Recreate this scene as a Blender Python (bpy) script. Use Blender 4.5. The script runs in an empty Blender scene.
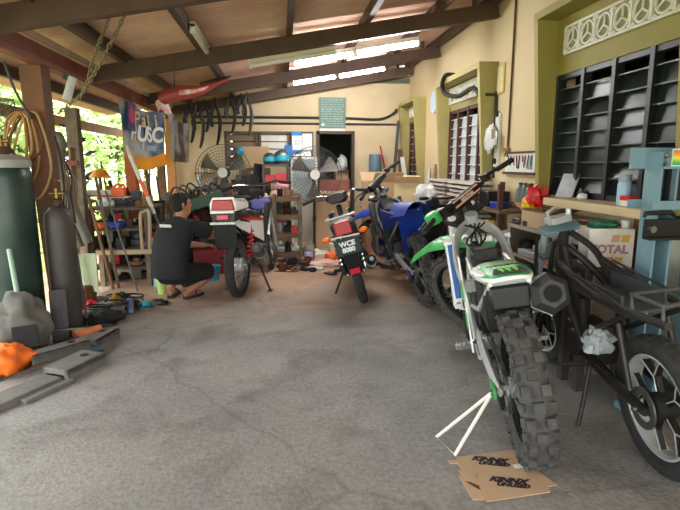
import bpy, math, random
from mathutils import Vector, Matrix, Euler, noise
random.seed(7)
S = bpy.context.scene
COL = S.collection
PI = math.pi
R = math.radians

# ------------------------------------------------------------------ camera, sky, sun, exposure
cd = bpy.data.cameras.new('camera'); cam = bpy.data.objects.new('camera', cd); COL.objects.link(cam)
cam.location = (0, 0, 1.4)
cam.rotation_euler = (R(90 - 10.1), 0, R(-6.6))
cd.sensor_fit = 'HORIZONTAL'; cd.sensor_width = 36.0; cd.lens = 511.0 / 680.0 * 36.0
cd.clip_start = .05; cd.clip_end = 200
S.camera = cam
wd = bpy.data.worlds.new('sky'); S.world = wd; wd.use_nodes = True
bg = wd.node_tree.nodes['Background']
bg.inputs[0].default_value = (.93, .97, 1.0, 1); bg.inputs[1].default_value = 2.6
sd = bpy.data.lights.new('sun', 'SUN'); sd.energy = 4.0; sd.angle = R(8); sd.color = (1, .95, .85)
so = bpy.data.objects.new('sun', sd); COL.objects.link(so)
so.rotation_euler = (R(38), R(-22), 0)
S.view_settings.view_transform = 'Standard'; S.view_settings.look = 'None'
S.view_settings.gamma = 1.0; S.view_settings.use_curve_mapping = False
S.view_settings.exposure = 1.17

# ------------------------------------------------------------------ materials
MATS = {}
def lin(c):
    return tuple((x / 12.92 if x <= .04045 else ((x + .055) / 1.055) ** 2.4) for x in c)
def mat(name, c, rough=.6, metal=0., n=0., ns=12., c2=None, bump=0., bs=40., alpha=1., trans=0., emit=0., coat=0.):
    """procedural material; c, c2 are sRGB 0..1, n is how much of c2 (or a darker c) noise mixes in"""
    if name in MATS: return MATS[name]
    m = bpy.data.materials.new(name); m.use_nodes = True; MATS[name] = m
    nt = m.node_tree; b = nt.nodes['Principled BSDF']
    L = lin(c); b.inputs['Base Color'].default_value = (*L, 1)
    b.inputs['Roughness'].default_value = rough; b.inputs['Metallic'].default_value = metal
    if coat: b.inputs['Coat Weight'].default_value = coat
    if trans: b.inputs['Transmission Weight'].default_value = trans
    if alpha < 1: b.inputs['Alpha'].default_value = alpha
    if emit:
        b.inputs['Emission Color'].default_value = (*L, 1); b.inputs['Emission Strength'].default_value = emit
    if n or bump:
        tc = nt.nodes.new('ShaderNodeTexCoord')
    if n:
        t = nt.nodes.new('ShaderNodeTexNoise'); t.inputs['Scale'].default_value = ns; t.inputs['Detail'].default_value = 5
        nt.links.new(tc.outputs['Object'], t.inputs['Vector'])
        r = nt.nodes.new('ShaderNodeValToRGB'); r.color_ramp.elements[0].position = .35; r.color_ramp.elements[1].position = .68
        k = lin(c2) if c2 else tuple(x * .45 for x in L)
        r.color_ramp.elements[0].color = (*L, 1)
        r.color_ramp.elements[1].color = (*[a * (1 - n) + bb * n for a, bb in zip(L, k)], 1)
        nt.links.new(t.outputs['Fac'], r.inputs['Fac']); nt.links.new(r.outputs['Color'], b.inputs['Base Color'])
    if bump:
        t = nt.nodes.new('ShaderNodeTexNoise'); t.inputs['Scale'].default_value = bs; t.inputs['Detail'].default_value = 4
        nt.links.new(tc.outputs['Object'], t.inputs['Vector'])
        bn = nt.nodes.new('ShaderNodeBump'); bn.inputs['Strength'].default_value = bump; bn.inputs['Distance'].default_value = .02
        nt.links.new(t.outputs['Fac'], bn.inputs['Height']); nt.links.new(bn.outputs['Normal'], b.inputs['Normal'])
    return m

def concrete():
    m = bpy.data.materials.new('worn_concrete'); m.use_nodes = True; nt = m.node_tree; N = nt.nodes; Lk = nt.links
    b = N['Principled BSDF']; tc = N.new('ShaderNodeTexCoord')
    def nz(scale, det=6, dist=0.):
        t = N.new('ShaderNodeTexNoise'); t.inputs['Scale'].default_value = scale; t.inputs['Detail'].default_value = det
        t.inputs['Distortion'].default_value = dist; Lk.new(tc.outputs['Object'], t.inputs['Vector']); return t
    def ramp(src, p0, c0, p1, c1):
        r = N.new('ShaderNodeValToRGB'); e = r.color_ramp.elements
        e[0].position = p0; e[0].color = (*c0, 1); e[1].position = p1; e[1].color = (*c1, 1); Lk.new(src, r.inputs['Fac']); return r
    def mix(fac, a, bb, mode='MIX'):
        x = N.new('ShaderNodeMix'); x.data_type = 'RGBA'; x.blend_type = mode
        if isinstance(fac, float): x.inputs[0].default_value = fac
        else: Lk.new(fac, x.inputs[0])
        Lk.new(a, x.inputs[6]); Lk.new(bb, x.inputs[7]); return x.outputs[2]
    base = ramp(nz(1.1, 8).outputs['Fac'], .3, lin((.50, .49, .47)), .7, lin((.62, .605, .58))).outputs['Color']
    fine = ramp(nz(38, 8).outputs['Fac'], .3, (.72, .72, .72), .7, (1.12, 1.12, 1.12)).outputs['Color']
    col = mix(1.0, base, fine, 'MULTIPLY')
    oil = ramp(nz(2.3, 7, .6).outputs['Fac'], .50, (1, 1, 1), .72, (.52, .50, .48)).outputs['Color']
    col = mix(.85, col, oil, 'MULTIPLY')
    # warm reflected light, painted as a tan blend into the far half of the floor
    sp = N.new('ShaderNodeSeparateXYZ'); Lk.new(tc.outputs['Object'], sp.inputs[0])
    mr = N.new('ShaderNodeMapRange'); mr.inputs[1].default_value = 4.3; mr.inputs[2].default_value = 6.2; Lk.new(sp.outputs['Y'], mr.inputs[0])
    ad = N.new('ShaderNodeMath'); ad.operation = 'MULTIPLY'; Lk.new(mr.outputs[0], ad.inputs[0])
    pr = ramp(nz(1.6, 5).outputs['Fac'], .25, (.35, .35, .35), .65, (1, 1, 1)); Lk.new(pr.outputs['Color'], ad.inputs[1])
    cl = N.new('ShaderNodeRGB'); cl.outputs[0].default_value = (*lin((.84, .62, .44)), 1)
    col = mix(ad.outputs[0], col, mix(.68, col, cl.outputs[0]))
    # cracks
    vo = N.new('ShaderNodeTexVoronoi'); vo.feature = 'DISTANCE_TO_EDGE'; vo.inputs['Scale'].default_value = .42
    dn = nz(3.5, 6); va = N.new('ShaderNodeMix'); va.data_type = 'VECTOR'; va.inputs[0].default_value = .16
    Lk.new(tc.outputs['Object'], va.inputs[4]); Lk.new(dn.outputs['Color'], va.inputs[5]); Lk.new(va.outputs[1], vo.inputs['Vector'])
    cr = ramp(vo.outputs['Distance'], .0, (.45, .43, .4), .006, (1, 1, 1)).outputs['Color']
    col = mix(.42, col, cr, 'MULTIPLY')
    Lk.new(col, b.inputs['Base Color'])
    rr = ramp(nz(5, 5).outputs['Fac'], .3, (.62, .62, .62), .7, (.88, .88, .88)); Lk.new(rr.outputs['Color'], b.inputs['Roughness'])
    bn = N.new('ShaderNodeBump'); bn.inputs['Strength'].default_value = .25; bn.inputs['Distance'].default_value = .02
    Lk.new(nz(60, 6).outputs['Fac'], bn.inputs['Height']); Lk.new(bn.outputs['Normal'], b.inputs['Normal'])
    return m

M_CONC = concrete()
M_CREAM = mat('cream_paint', (.79, .71, .56), .8, n=.45, ns=1.6, c2=(.73, .64, .48), bump=.08)
M_BACK = mat('cream_plaster', (.80, .72, .59), .8, n=.5, ns=2.0, c2=(.70, .60, .45), bump=.08)
M_OLIVE = mat('mustard_paint', (.58, .53, .25), .7, n=.35, ns=3, c2=(.50, .45, .20))
M_OLIVE2 = mat('pale_mustard_paint', (.66, .61, .38), .7, n=.3, ns=3)
M_SHEET = mat('rusty_roof_sheet', (.82, .68, .60), .75, n=.75, ns=1.4, c2=(.66, .50, .43))
M_BEAM = mat('brown_painted_beam', (.33, .24, .19), .7, n=.5, ns=6, c2=(.22, .17, .14))
M_REDW = mat('red_brown_timber', (.50, .25, .16), .65, n=.5, ns=5, c2=(.32, .17, .11))
M_ORNG = mat('orange_timber_paint', (.72, .37, .17), .65, n=.5, ns=5, c2=(.50, .26, .13))
M_WOOD = mat('grey_weathered_wood', (.46, .41, .34), .85, n=.6, ns=9, c2=(.28, .24, .19), bump=.3)
M_WOODB = mat('brown_wood', (.46, .33, .21), .75, n=.5, ns=9, c2=(.28, .19, .12), bump=.2)
M_DWOOD = mat('dark_stained_wood', (.25, .21, .18), .8, n=.5, ns=9, c2=(.16, .14, .12))
M_PLY = mat('pale_plywood', (.70, .57, .40), .8, n=.4, ns=6)
M_CARD = mat('cardboard', (.73, .61, .48), .9, n=.3, ns=10, c2=(.66, .54, .41))
M_CARD2 = mat('dark_cardboard', (.58, .43, .29), .9, n=.3, ns=10)
M_PIPE = mat('dark_conduit', (.16, .17, .16), .6)
M_WPLAS = mat('white_plastic', (.86, .86, .84), .45, n=.2, ns=20)
M_WPAINT = mat('white_paint', (.86, .85, .80), .6, n=.25, ns=8)
M_BLACK = mat('black_plastic', (.06, .06, .065), .45)
M_BLKM = mat('matt_black', (.075, .075, .075), .75, n=.4, ns=15, c2=(.13, .12, .11))
M_RUB = mat('tyre_rubber', (.13, .13, .13), .85, n=.5, ns=25, c2=(.22, .21, .20), bump=.2)
M_RUBD = mat('dusty_rubber', (.22, .22, .215), .9, n=.6, ns=22, c2=(.36, .34, .32), bump=.2)
M_STEEL = mat('dull_steel', (.55, .56, .56), .38, .9, n=.4, ns=20)
M_CHROME = mat('chrome', (.80, .80, .80), .16, 1.)
M_ALU = mat('aluminium', (.76, .77, .76), .4, .4, n=.35, ns=14, c2=(.58, .59, .58))
M_GREY = mat('grey_metal', (.36, .37, .37), .5, .6, n=.4, ns=14)
M_DARKM = mat('dark_oily_metal', (.17, .165, .16), .5, .5, n=.5, ns=18, c2=(.28, .25, .22))
M_RUST = mat('rusty_iron', (.36, .22, .15), .8, .2, n=.6, ns=16, c2=(.22, .14, .10), bump=.3)
M_GREEN = mat('lime_green_plastic', (.23, .66, .33), .38, n=.15, ns=15)
M_BLUE = mat('royal_blue_plastic', (.08, .20, .55), .42, n=.2, ns=12)
M_RED = mat('red_plastic', (.78, .10, .12), .35)
M_REDL = mat('red_lens', (.66, .02, .06), .3, coat=.15)
M_AMBER = mat('amber_lens', (.95, .45, .08), .25)
M_WBODY = mat('white_bodywork', (.90, .90, .89), .3, coat=.4)
M_PURP = mat('violet_blue_plastic', (.38, .36, .66), .35)
M_ORA = mat('bright_orange_plastic', (.95, .42, .12), .5, n=.25, ns=9, c2=(.80, .30, .08))
M_YEL = mat('yellow_plastic', (.93, .72, .12), .5)
M_TEAL = mat('turquoise_plastic', (.13, .62, .70), .4)
M_PRESS = mat('pale_blue_machine_paint', (.45, .57, .61), .5, .1, n=.3, ns=10, c2=(.36, .47, .52))
M_CLOTH = mat('grubby_cloth', (.55, .53, .48), .95, n=.6, ns=8, c2=(.36, .34, .31))
M_POLY = mat('clear_polythene', (.80, .83, .84), .3, trans=.35, n=.2, ns=10)
M_GLASSL = mat('louvre_glass', (.13, .155, .15), .3, n=.3, ns=3, c2=(.08, .10, .09))
M_GLASSL.node_tree.nodes['Principled BSDF'].inputs['Specular IOR Level'].default_value = .15
M_GLASSP = mat('pale_louvre_glass', (.80, .84, .86), .15, n=.2, ns=3)
M_FRAMEB = mat('maroon_window_frame', (.28, .15, .13), .5)
M_FRAMED = mat('dark_window_frame', (.10, .11, .105), .5)
M_INK = mat('black_ink', (.10, .09, .09), .7)
M_WHINK = mat('white_lettering', (.90, .90, .88), .6)
M_LEAF = mat('leaves', (.56, .68, .36), .7, n=.7, ns=2.5, c2=(.80, .86, .60))
M_BARK = mat('bark', (.34, .29, .22), .9, n=.5, ns=6)
M_GRASS = mat('yard_ground', (.62, .62, .40), .95, n=.6, ns=2, c2=(.50, .56, .26))
M_SKIN = mat('skin', (.62, .42, .31), .55, n=.15, ns=6)

# ------------------------------------------------------------------ geometry collector
def rot(e): return Euler([R(a) for a in e]).to_matrix().to_4x4()
class G:
    def __init__(s, M=None): s.v = []; s.f = []; s.mi = []; s.M = M or Matrix.Identity(4)
    def add(s, vs, fs, mi=0):
        o = len(s.v); M = s.M
        s.v += [tuple(M @ Vector(v)) for v in vs]; s.f += [tuple(i + o for i in f) for f in fs]; s.mi += [mi] * len(fs); return s
    def box(s, c, d, e=None, mi=0, tp=1.):
        x, y, z = d[0] / 2, d[1] / 2, d[2] / 2
        vs = [Vector((sx * x * (tp if sz > 0 else 1), sy * y * (tp if sz > 0 else 1), sz * z)) for sz in (-1, 1) for sy in (-1, 1) for sx in (-1, 1)]
        if e is not None:
            m = rot(e); vs = [m @ v for v in vs]
        vs = [v + Vector(c) for v in vs]
        return s.add(vs, [(0, 2, 3, 1), (4, 5, 7, 6), (0, 1, 5, 4), (2, 6, 7, 3), (0, 4, 6, 2), (1, 3, 7, 5)], mi)
    def beam(s, a, b, w, h, mi=0, up=(0, 0, 1)):
        a, b = Vector(a), Vector(b); d = (b - a).normalized(); u = Vector(up)
        sd = d.cross(u)
        if sd.length < 1e-4: sd = d.cross(Vector((1, 0, 0)))
        sd.normalize(); u = sd.cross(d)
        vs = [p + sd * (i * w / 2) + u * (j * h / 2) for p in (a, b) for j in (-1, 1) for i in (-1, 1)]
        return s.add(vs, [(0, 2, 3, 1), (4, 5, 7, 6), (0, 1, 5, 4), (2, 6, 7, 3), (0, 4, 6, 2), (1, 3, 7, 5)], mi)
    def tube(s, pts, r, n=8, mi=0, closed=False, sm=0, sq=1.):
        P = [Vector(p) for p in pts]
        if sm: P = smooth(P, sm, closed)
        k = len(P); rs = r if isinstance(r, (list, tuple)) else [r] * k
        if len(rs) != k:
            rs = [rs[min(len(rs) - 1, int(i * (len(rs) - 1) / (k - 1)))] * (1 - (i * (len(rs) - 1) / (k - 1)) % 1) + rs[min(len(rs) - 1, int(i * (len(rs) - 1) / (k - 1)) + 1)] * ((i * (len(rs) - 1) / (k - 1)) % 1) for i in range(k)]
        vs = []; pu = None
        for i in range(k):
            if closed: d = P[(i + 1) % k] - P[i - 1]
            else: d = P[min(i + 1, k - 1)] - P[max(i - 1, 0)]
            d = d.normalized() if d.length > 1e-9 else Vector((0, 0, 1))
            if pu is None:
                u = d.orthogonal().normalized()
                if abs(d.z) < .9: u = (Vector((0, 0, 1)) - d * d.z).normalized()
            else:
                u = pu - d * pu.dot(d); u = u.normalized() if u.length > 1e-6 else d.orthogonal().normalized()
            pu = u; w = d.cross(u)
            for j in range(n):
                a = 2 * PI * j / n; vs.append(P[i] + u * (math.cos(a) * rs[i]) + w * (math.sin(a) * rs[i] * sq))
        fs = []
        for i in range(k if closed else k - 1):
            i2 = (i + 1) % k
            for j in range(n):
                j2 = (j + 1) % n; fs.append((i * n + j, i * n + j2, i2 * n + j2, i2 * n + j))
        if not closed: fs += [tuple(range(n - 1, -1, -1)), tuple((k - 1) * n + j for j in range(n))]
        return s.add(vs, fs, mi)
    def lathe(s, pr, c=(0, 0, 0), ax='Z', n=24, mi=0, closed=False, e=None, cap=True):
        """pr: (radius, height) pairs, turned about ax"""
        vs = []; k = len(pr)
        for (r, h) in pr:
            for j in range(n):
                a = 2 * PI * j / n; x, y = math.cos(a) * r, math.sin(a) * r
                vs.append(Vector((x, y, h)) if ax == 'Z' else Vector((x, h, y)) if ax == 'Y' else Vector((h, x, y)))
        if e is not None:
            m = rot(e); vs = [m @ v for v in vs]
        vs = [v + Vector(c) for v in vs]
        fs = []
        for i in range(k if closed else k - 1):
            i2 = (i + 1) % k
            for j in range(n):
                j2 = (j + 1) % n; fs.append((i * n + j, i * n + j2, i2 * n + j2, i2 * n + j))
        if not closed and cap:
            if pr[0][0] > 1e-6: fs.append(tuple(range(n - 1, -1, -1)))
            if pr[-1][0] > 1e-6: fs.append(tuple((k - 1) * n + j for j in range(n)))
        return s.add(vs, fs, mi)
    def cyl(s, a, b, r, n=16, mi=0): return s.tube([a, b], r, n, mi)
    def prism(s, poly, t, M=None, mi=0):
        """polygon in local XY, thickness t centred on z = 0"""
        M = M or Matrix.Identity(4); n = len(poly)
        vs = [M @ Vector((x, y, -t / 2)) for x, y in poly] + [M @ Vector((x, y, t / 2)) for x, y in poly]
        return s.add(vs, [tuple(range(n - 1, -1, -1)), tuple(range(n, 2 * n))] + [(i, (i + 1) % n, (i + 1) % n + n, i + n) for i in range(n)], mi)
    def xz(s, poly, y, t, mi=0):
        """polygon given in (x, z), thickness t along y"""
        return s.prism(poly, t, Matrix.Translation((0, y, 0)) @ Matrix.Rotation(PI / 2, 4, 'X'), mi)
    def loft(s, secs, mi=0, cap=True):
        n = len(secs[0]); vs = [p for q in secs for p in q]; fs = []
        for i in range(len(secs) - 1):
            for j in range(n):
                j2 = (j + 1) % n; fs.append((i * n + j, i * n + j2, (i + 1) * n + j2, (i + 1) * n + j))
        if cap: fs += [tuple(range(n - 1, -1, -1)), tuple((len(secs) - 1) * n + j for j in range(n))]
        return s.add(vs, fs, mi)
    def sheet(s, fn, nu, nv, t=.004, mi=0):
        """fn(u, v) -> point; two-sided with thickness t along the surface normal"""
        P = [[Vector(fn(i / nu, j / nv)) for j in range(nv + 1)] for i in range(nu + 1)]
        def nrm(i, j):
            a = P[min(i + 1, nu)][j] - P[max(i - 1, 0)][j]; b = P[i][min(j + 1, nv)] - P[i][max(j - 1, 0)]
            c = a.cross(b); return c.normalized() if c.length > 1e-9 else Vector((0, 0, 1))
        A = [P[i][j] + nrm(i, j) * t / 2 for i in range(nu + 1) for j in range(nv + 1)]
        B = [P[i][j] - nrm(i, j) * t / 2 for i in range(nu + 1) for j in range(nv + 1)]
        w = nv + 1; o = len(A); fs = []
        for i in range(nu):
            for j in range(nv):
                a, b, c, d = i * w + j, (i + 1) * w + j, (i + 1) * w + j + 1, i * w + j + 1
                fs += [(a, b, c, d), (o + d, o + c, o + b, o + a)]
        rim = [(i * w, (i + 1) * w) for i in range(nu)] + [(nu * w + j, nu * w + j + 1) for j in range(nv)] + [((i + 1) * w + nv, i * w + nv) for i in range(nu)] + [(j + 1, j) for j in range(nv)]
        fs += [(b, a, o + a, o + b) for a, b in rim]
        return s.add(A + B, fs, mi)
    def blob(s, c, d, seed=0, amt=.25, fr=1.6, n=12, mi=0, flat=True):
        vs = []; k = n // 2 + 1
        for i in range(k + 1):
            th = PI * i / k
            for j in range(n):
                ph = 2 * PI * j / n; q = Vector((math.sin(th) * math.cos(ph), math.sin(th) * math.sin(ph), math.cos(th)))
                f = 1 + amt * noise.noise(q * fr + Vector((seed * 3.7, seed, 0))) * 2
                p = Vector((q.x * d[0] / 2 * f, q.y * d[1] / 2 * f, q.z * d[2] / 2 * f))
                if flat: p.z = max(p.z, -d[2] * .36)
                vs.append(p + Vector(c))
        fs = []
        for i in range(k):
            for j in range(n):
                j2 = (j + 1) % n; fs.append((i * n + j, (i + 1) * n + j, (i + 1) * n + j2, i * n + j2))
        return s.add(vs, fs, mi)
    def obj(s, name, m, parent=None, sm=40, bev=0., loc=None):
        me = bpy.data.meshes.new(name)
        vs = s.v
        if loc is not None: vs = [(a - loc[0], b - loc[1], c - loc[2]) for a, b, c in vs]
        me.from_pydata(vs, [], s.f)
        for k in (m if isinstance(m, (list, tuple)) else [m]): me.materials.append(k)
        me.polygons.foreach_set('material_index', s.mi)
        if sm:
            me.polygons.foreach_set('use_smooth', [True] * len(s.f)); me.set_sharp_from_angle(angle=R(sm))
        me.validate(); me.update()
        o = bpy.data.objects.new(name, me); COL.objects.link(o)
        if loc is not None: o.location = loc
        if parent: o.parent = parent
        if bev:
            b = o.modifiers.new('bevel', 'BEVEL'); b.width = bev; b.segments = 2; b.limit_method = 'ANGLE'; b.angle_limit = R(35)
        return o
def smooth(P, k, closed=False):
    """Catmull-Rom"""
    n = len(P); out = []
    for i in range(n if closed else n - 1):
        p0 = P[(i - 1) % n] if closed or i else P[0]; p1 = P[i]; p2 = P[(i + 1) % n]; p3 = P[(i + 2) % n] if closed or i + 2 < n else P[-1]
        for j in range(k):
            t = j / k
            out.append(.5 * ((2 * p1) + (p2 - p0) * t + (2 * p0 - 5 * p1 + 4 * p2 - p3) * t * t + (3 * p1 - p0 - 3 * p2 + p3) * t ** 3))
    if not closed: out.append(P[-1].copy())
    return out
def tag(o, label, cat, group=None, kind=None):
    o['label'] = label; o['category'] = cat
    if group: o['group'] = group
    if kind: o['kind'] = kind
    return o
def thing(name, label, cat, loc=(0, 0, 0), rz=0, group=None, e=None, sc=1.):
    o = bpy.data.objects.new(name, None); COL.objects.link(o); o.empty_display_size = .1
    o.location = loc; o.rotation_euler = e or (0, 0, R(rz)); o.scale = (sc, sc, sc)
    return tag(o, label, cat, group)
def solo(g, name, m, label, cat, loc=None, rz=0, group=None, e=None, sm=40, bev=0., kind=None):
    """a thing that is one mesh, built about its own base point"""
    o = g.obj(name, m, None, sm, bev)
    if loc is not None: o.location = loc
    o.rotation_euler = [R(a) for a in e] if e else (0, 0, R(rz))
    return tag(o, label, cat, group, kind)
def struct(name, g, m, sm=40, bev=0., parent=None):
    o = g.obj(name, m, parent, sm, bev)
    if not parent: o['kind'] = 'structure'
    return o
def dup(o, loc, rz=None, label=None, group=None, e=None):
    r = o.copy(); COL.objects.link(r); r.location = loc
    if rz is not None: r.rotation_euler = (0, 0, R(rz))
    if e is not None: r.rotation_euler = [R(a) for a in e]
    if label: r['label'] = label
    if group: r['group'] = group
    for ch in list(o.children):
        c = ch.copy(); COL.objects.link(c); c.parent = r
        for q in list(ch.children):
            d = q.copy(); COL.objects.link(d); d.parent = c
    return r
def text(body, size, name, m, parent, M, ext=.001, shear=0., bold=0.):
    """lettering as a real mesh, its baseline centre at M"""
    c = bpy.data.curves.new(name, 'FONT'); c.body = body; c.size = size; c.align_x = 'CENTER'; c.align_y = 'CENTER'; c.extrude = ext; c.shear = shear; c.offset = bold
    t = bpy.data.objects.new(name, c); COL.objects.link(t)
    dg = bpy.context.evaluated_depsgraph_get(); me = bpy.data.meshes.new_from_object(t.evaluated_get(dg))
    bpy.data.objects.remove(t); me.transform(M); me.materials.clear(); me.materials.append(m)
    o = bpy.data.objects.new(name, me); COL.objects.link(o)
    if parent: o.parent = parent
    return o
# ------------------------------------------------------------------ the setting
YB = 9.33; XW = 2.33
def zr(x): return 2.27 + .177 * (x + 1.74)          # centre line of the sloping roof beams
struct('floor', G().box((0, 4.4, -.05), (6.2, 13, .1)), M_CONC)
struct('yard_ground', G().box((-14, 8, -.14), (40, 60, .1)), M_GRASS)
# back wall, with its window and door openings
g = G(); T = .15; yb = YB + T / 2
for (x0, x1, z0, z1) in ((-1.95, -.96, 0, 3.0), (-.96, .60, 0, 1.36), (.60, .66, 0, 1.96), (1.32, 2.48, 0, 3.1), (-.96, 1.32, 1.96, 3.0)):
    g.box(((x0 + x1) / 2, yb, (z0 + z1) / 2), (x1 - x0, T, z1 - z0))
struct('wall_back', g, M_BACK)
# right wall, with three window openings
g = G(); xw = XW + T / 2
WINS = ((2.72, 4.22, 1.14, 2.12), (5.58, 6.98, 1.0, 2.10), (8.28, 9.14, 1.0, 2.12))
yc = -2.0
for (a, b, z0, z1) in WINS:
    g.box((xw, (yc + a) / 2, 1.6), (T, a - yc, 3.2)); g.box((xw, (a + b) / 2, z0 / 2), (T, b - a, z0)); g.box((xw, (a + b) / 2, (z1 + 3.2) / 2), (T, b - a, 3.2 - z1)); yc = b
g.box((xw, (yc + YB) / 2, 1.6), (T, YB - yc, 3.2))
struct('wall_right', g, M_CREAM)
# rooms behind the two walls
g = G()
g.box((3.9, 5.3, -.02), (2.7, 9, .05)).box((5.3, 5.3, 1.5), (.1, 9, 3)).box((3.9, .9, 1.5), (2.9, .1, 3)).box((3.9, 5.3, 3.02), (2.9, 9, .06)).box((3.9, 9.8, 1.5), (2.9, .1, 3))
struct('wall_side_room', g, mat('room_paint', (.40, .42, .38), .8))
g = G(); g.box((.7, 12.6, 1.4), (3.6, .1, 2.8)).box((-1.2, 11, 1.4), (.1, 3.1, 2.8)).box((2.4, 11, 1.4), (.1, 3.1, 2.8)).box((.6, 11, 2.85), (3.8, 3.4, .08))
struct('wall_store_room', g, mat('store_paint', (.36, .38, .33), .8))
# roof: corrugated sheet, purlins, beams; darker stripes run along the corrugations
_nt = M_SHEET.node_tree; _b = _nt.nodes['Principled BSDF']; _src = _b.inputs['Base Color'].links[0].from_socket
_tc = _nt.nodes.new('ShaderNodeTexCoord'); _wv = _nt.nodes.new('ShaderNodeTexWave'); _wv.bands_direction = 'Y'; _wv.inputs['Scale'].default_value = 3.70; _wv.inputs['Distortion'].default_value = .6; _wv.inputs['Detail Scale'].default_value = 2
_nt.links.new(_tc.outputs['Object'], _wv.inputs['Vector'])
_rp = _nt.nodes.new('ShaderNodeValToRGB'); _rp.color_ramp.elements[0].color = (.62, .58, .55, 1); _rp.color_ramp.elements[0].position = .1; _rp.color_ramp.elements[1].color = (1.05, 1.05, 1.05, 1); _rp.color_ramp.elements[1].position = .7
_nt.links.new(_wv.outputs['Fac'], _rp.inputs['Fac']); _mx = _nt.nodes.new('ShaderNodeMix'); _mx.data_type = 'RGBA'; _mx.blend_type = 'MULTIPLY'; _mx.inputs[0].default_value = .9
_nt.links.new(_src, _mx.inputs[6]); _nt.links.new(_rp.outputs['Color'], _mx.inputs[7]); _nt.links.new(_mx.outputs[2], _b.inputs['Base Color'])
def roof(u, v):
    y = -2.2 + 11.75 * v; x = -2.95 + 5.5 * u
    return (x, y, zr(x) + .185 + .015 * math.sin(y * 2 * PI / .085))
g = G(); g.sheet(roof, 4, 830, .003); struct('ceiling', g, M_SHEET, sm=0)
for i, x in enumerate((-2.5, -1.5, -.76, .12, .9, 1.65, 2.25)):
    g = G(); g.box((x, 3.6, zr(x) + .11), (.055, 11.4, .11)); struct('roof_purlin', g, M_BEAM)
for i, y in enumerate((-.2, 1.9, 3.58, 5.5, 7.5, 9.05)):
    g = G(); g.beam((-1.95, y, zr(-1.95)), (2.30, y, zr(2.30)), .075, .15); struct('roof_beam', g, M_BEAM)
    if i > 2:
        g = G(); g.beam((2.05, y, zr(2.05) + .07), (2.05, y, zr(2.05) + .22), .09, .03); struct('roof_cleat', g, M_BEAM)
struct('eaves_beam', G().box((-1.84, 5.7, 2.225), (.09, 7.4, .15)), M_REDW)
struct('eaves_fascia', G().box((-1.765, 5.7, 2.325), (.03, 7.4, .05)), mat('pale_batten', (.74, .64, .55), .8, n=.4, ns=7))
struct('outer_rail', G().box((-2.75, 5.8, 1.93), (.07, 8.0, .12)), mat('yellow_timber', (.66, .50, .30), .7, n=.5, ns=5))
# posts along the open left side
g = G(); g.loft([[Vector((x + dx * w, y + dy * w, z)) for dx, dy in ((-1, -1), (1, -1), (1, 1), (-1, 1))] for x, y, z, w in ((-1.88, 4.55, 0, .075), (-1.91, 4.5, 1.2, .075), (-1.90, 4.45, 2.16, .08))])
tag(g.obj('timber_post', mat('worn_brown_timber', (.46, .29, .19), .8, n=.7, ns=5, c2=(.30, .24, .18), bump=.3)), 'thick red-brown timber post nearest the camera, wound with cables', 'post')
g = G(); g.box((-1.90, 6.92, 1.075), (.12, .12, 2.15)); tag(g.obj('timber_post', M_ORNG), 'orange painted timber post holding the near corner of the banner', 'post')
g = G(); g.box((-2.24, 6.06, 1.0), (.12, .12, 2.0)); tag(g.obj('timber_post', M_WOOD), 'bare grey timber post between the leaning tubes and the workbench', 'post')
g = G(); g.box((-2.75, 6.55, .95), (.1, .1, 1.95)); tag(g.obj('timber_post', M_PLY), 'pale yellow timber post under the outer rail beyond the grey post', 'post')
g = G(); g.box((-1.84, 8.35, 1.075), (.11, .11, 2.15)); tag(g.obj('timber_post', M_WOODB), 'brown timber post behind the middle of the banner', 'post')
g = G(); g.box((-1.86, 9.2, 1.075), (.14, .1, 2.15)); tag(g.obj('timber_post', mat('ochre_timber', (.70, .50, .28), .7, n=.4, ns=4)), 'ochre timber post at the far end of the banner', 'post')

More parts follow.
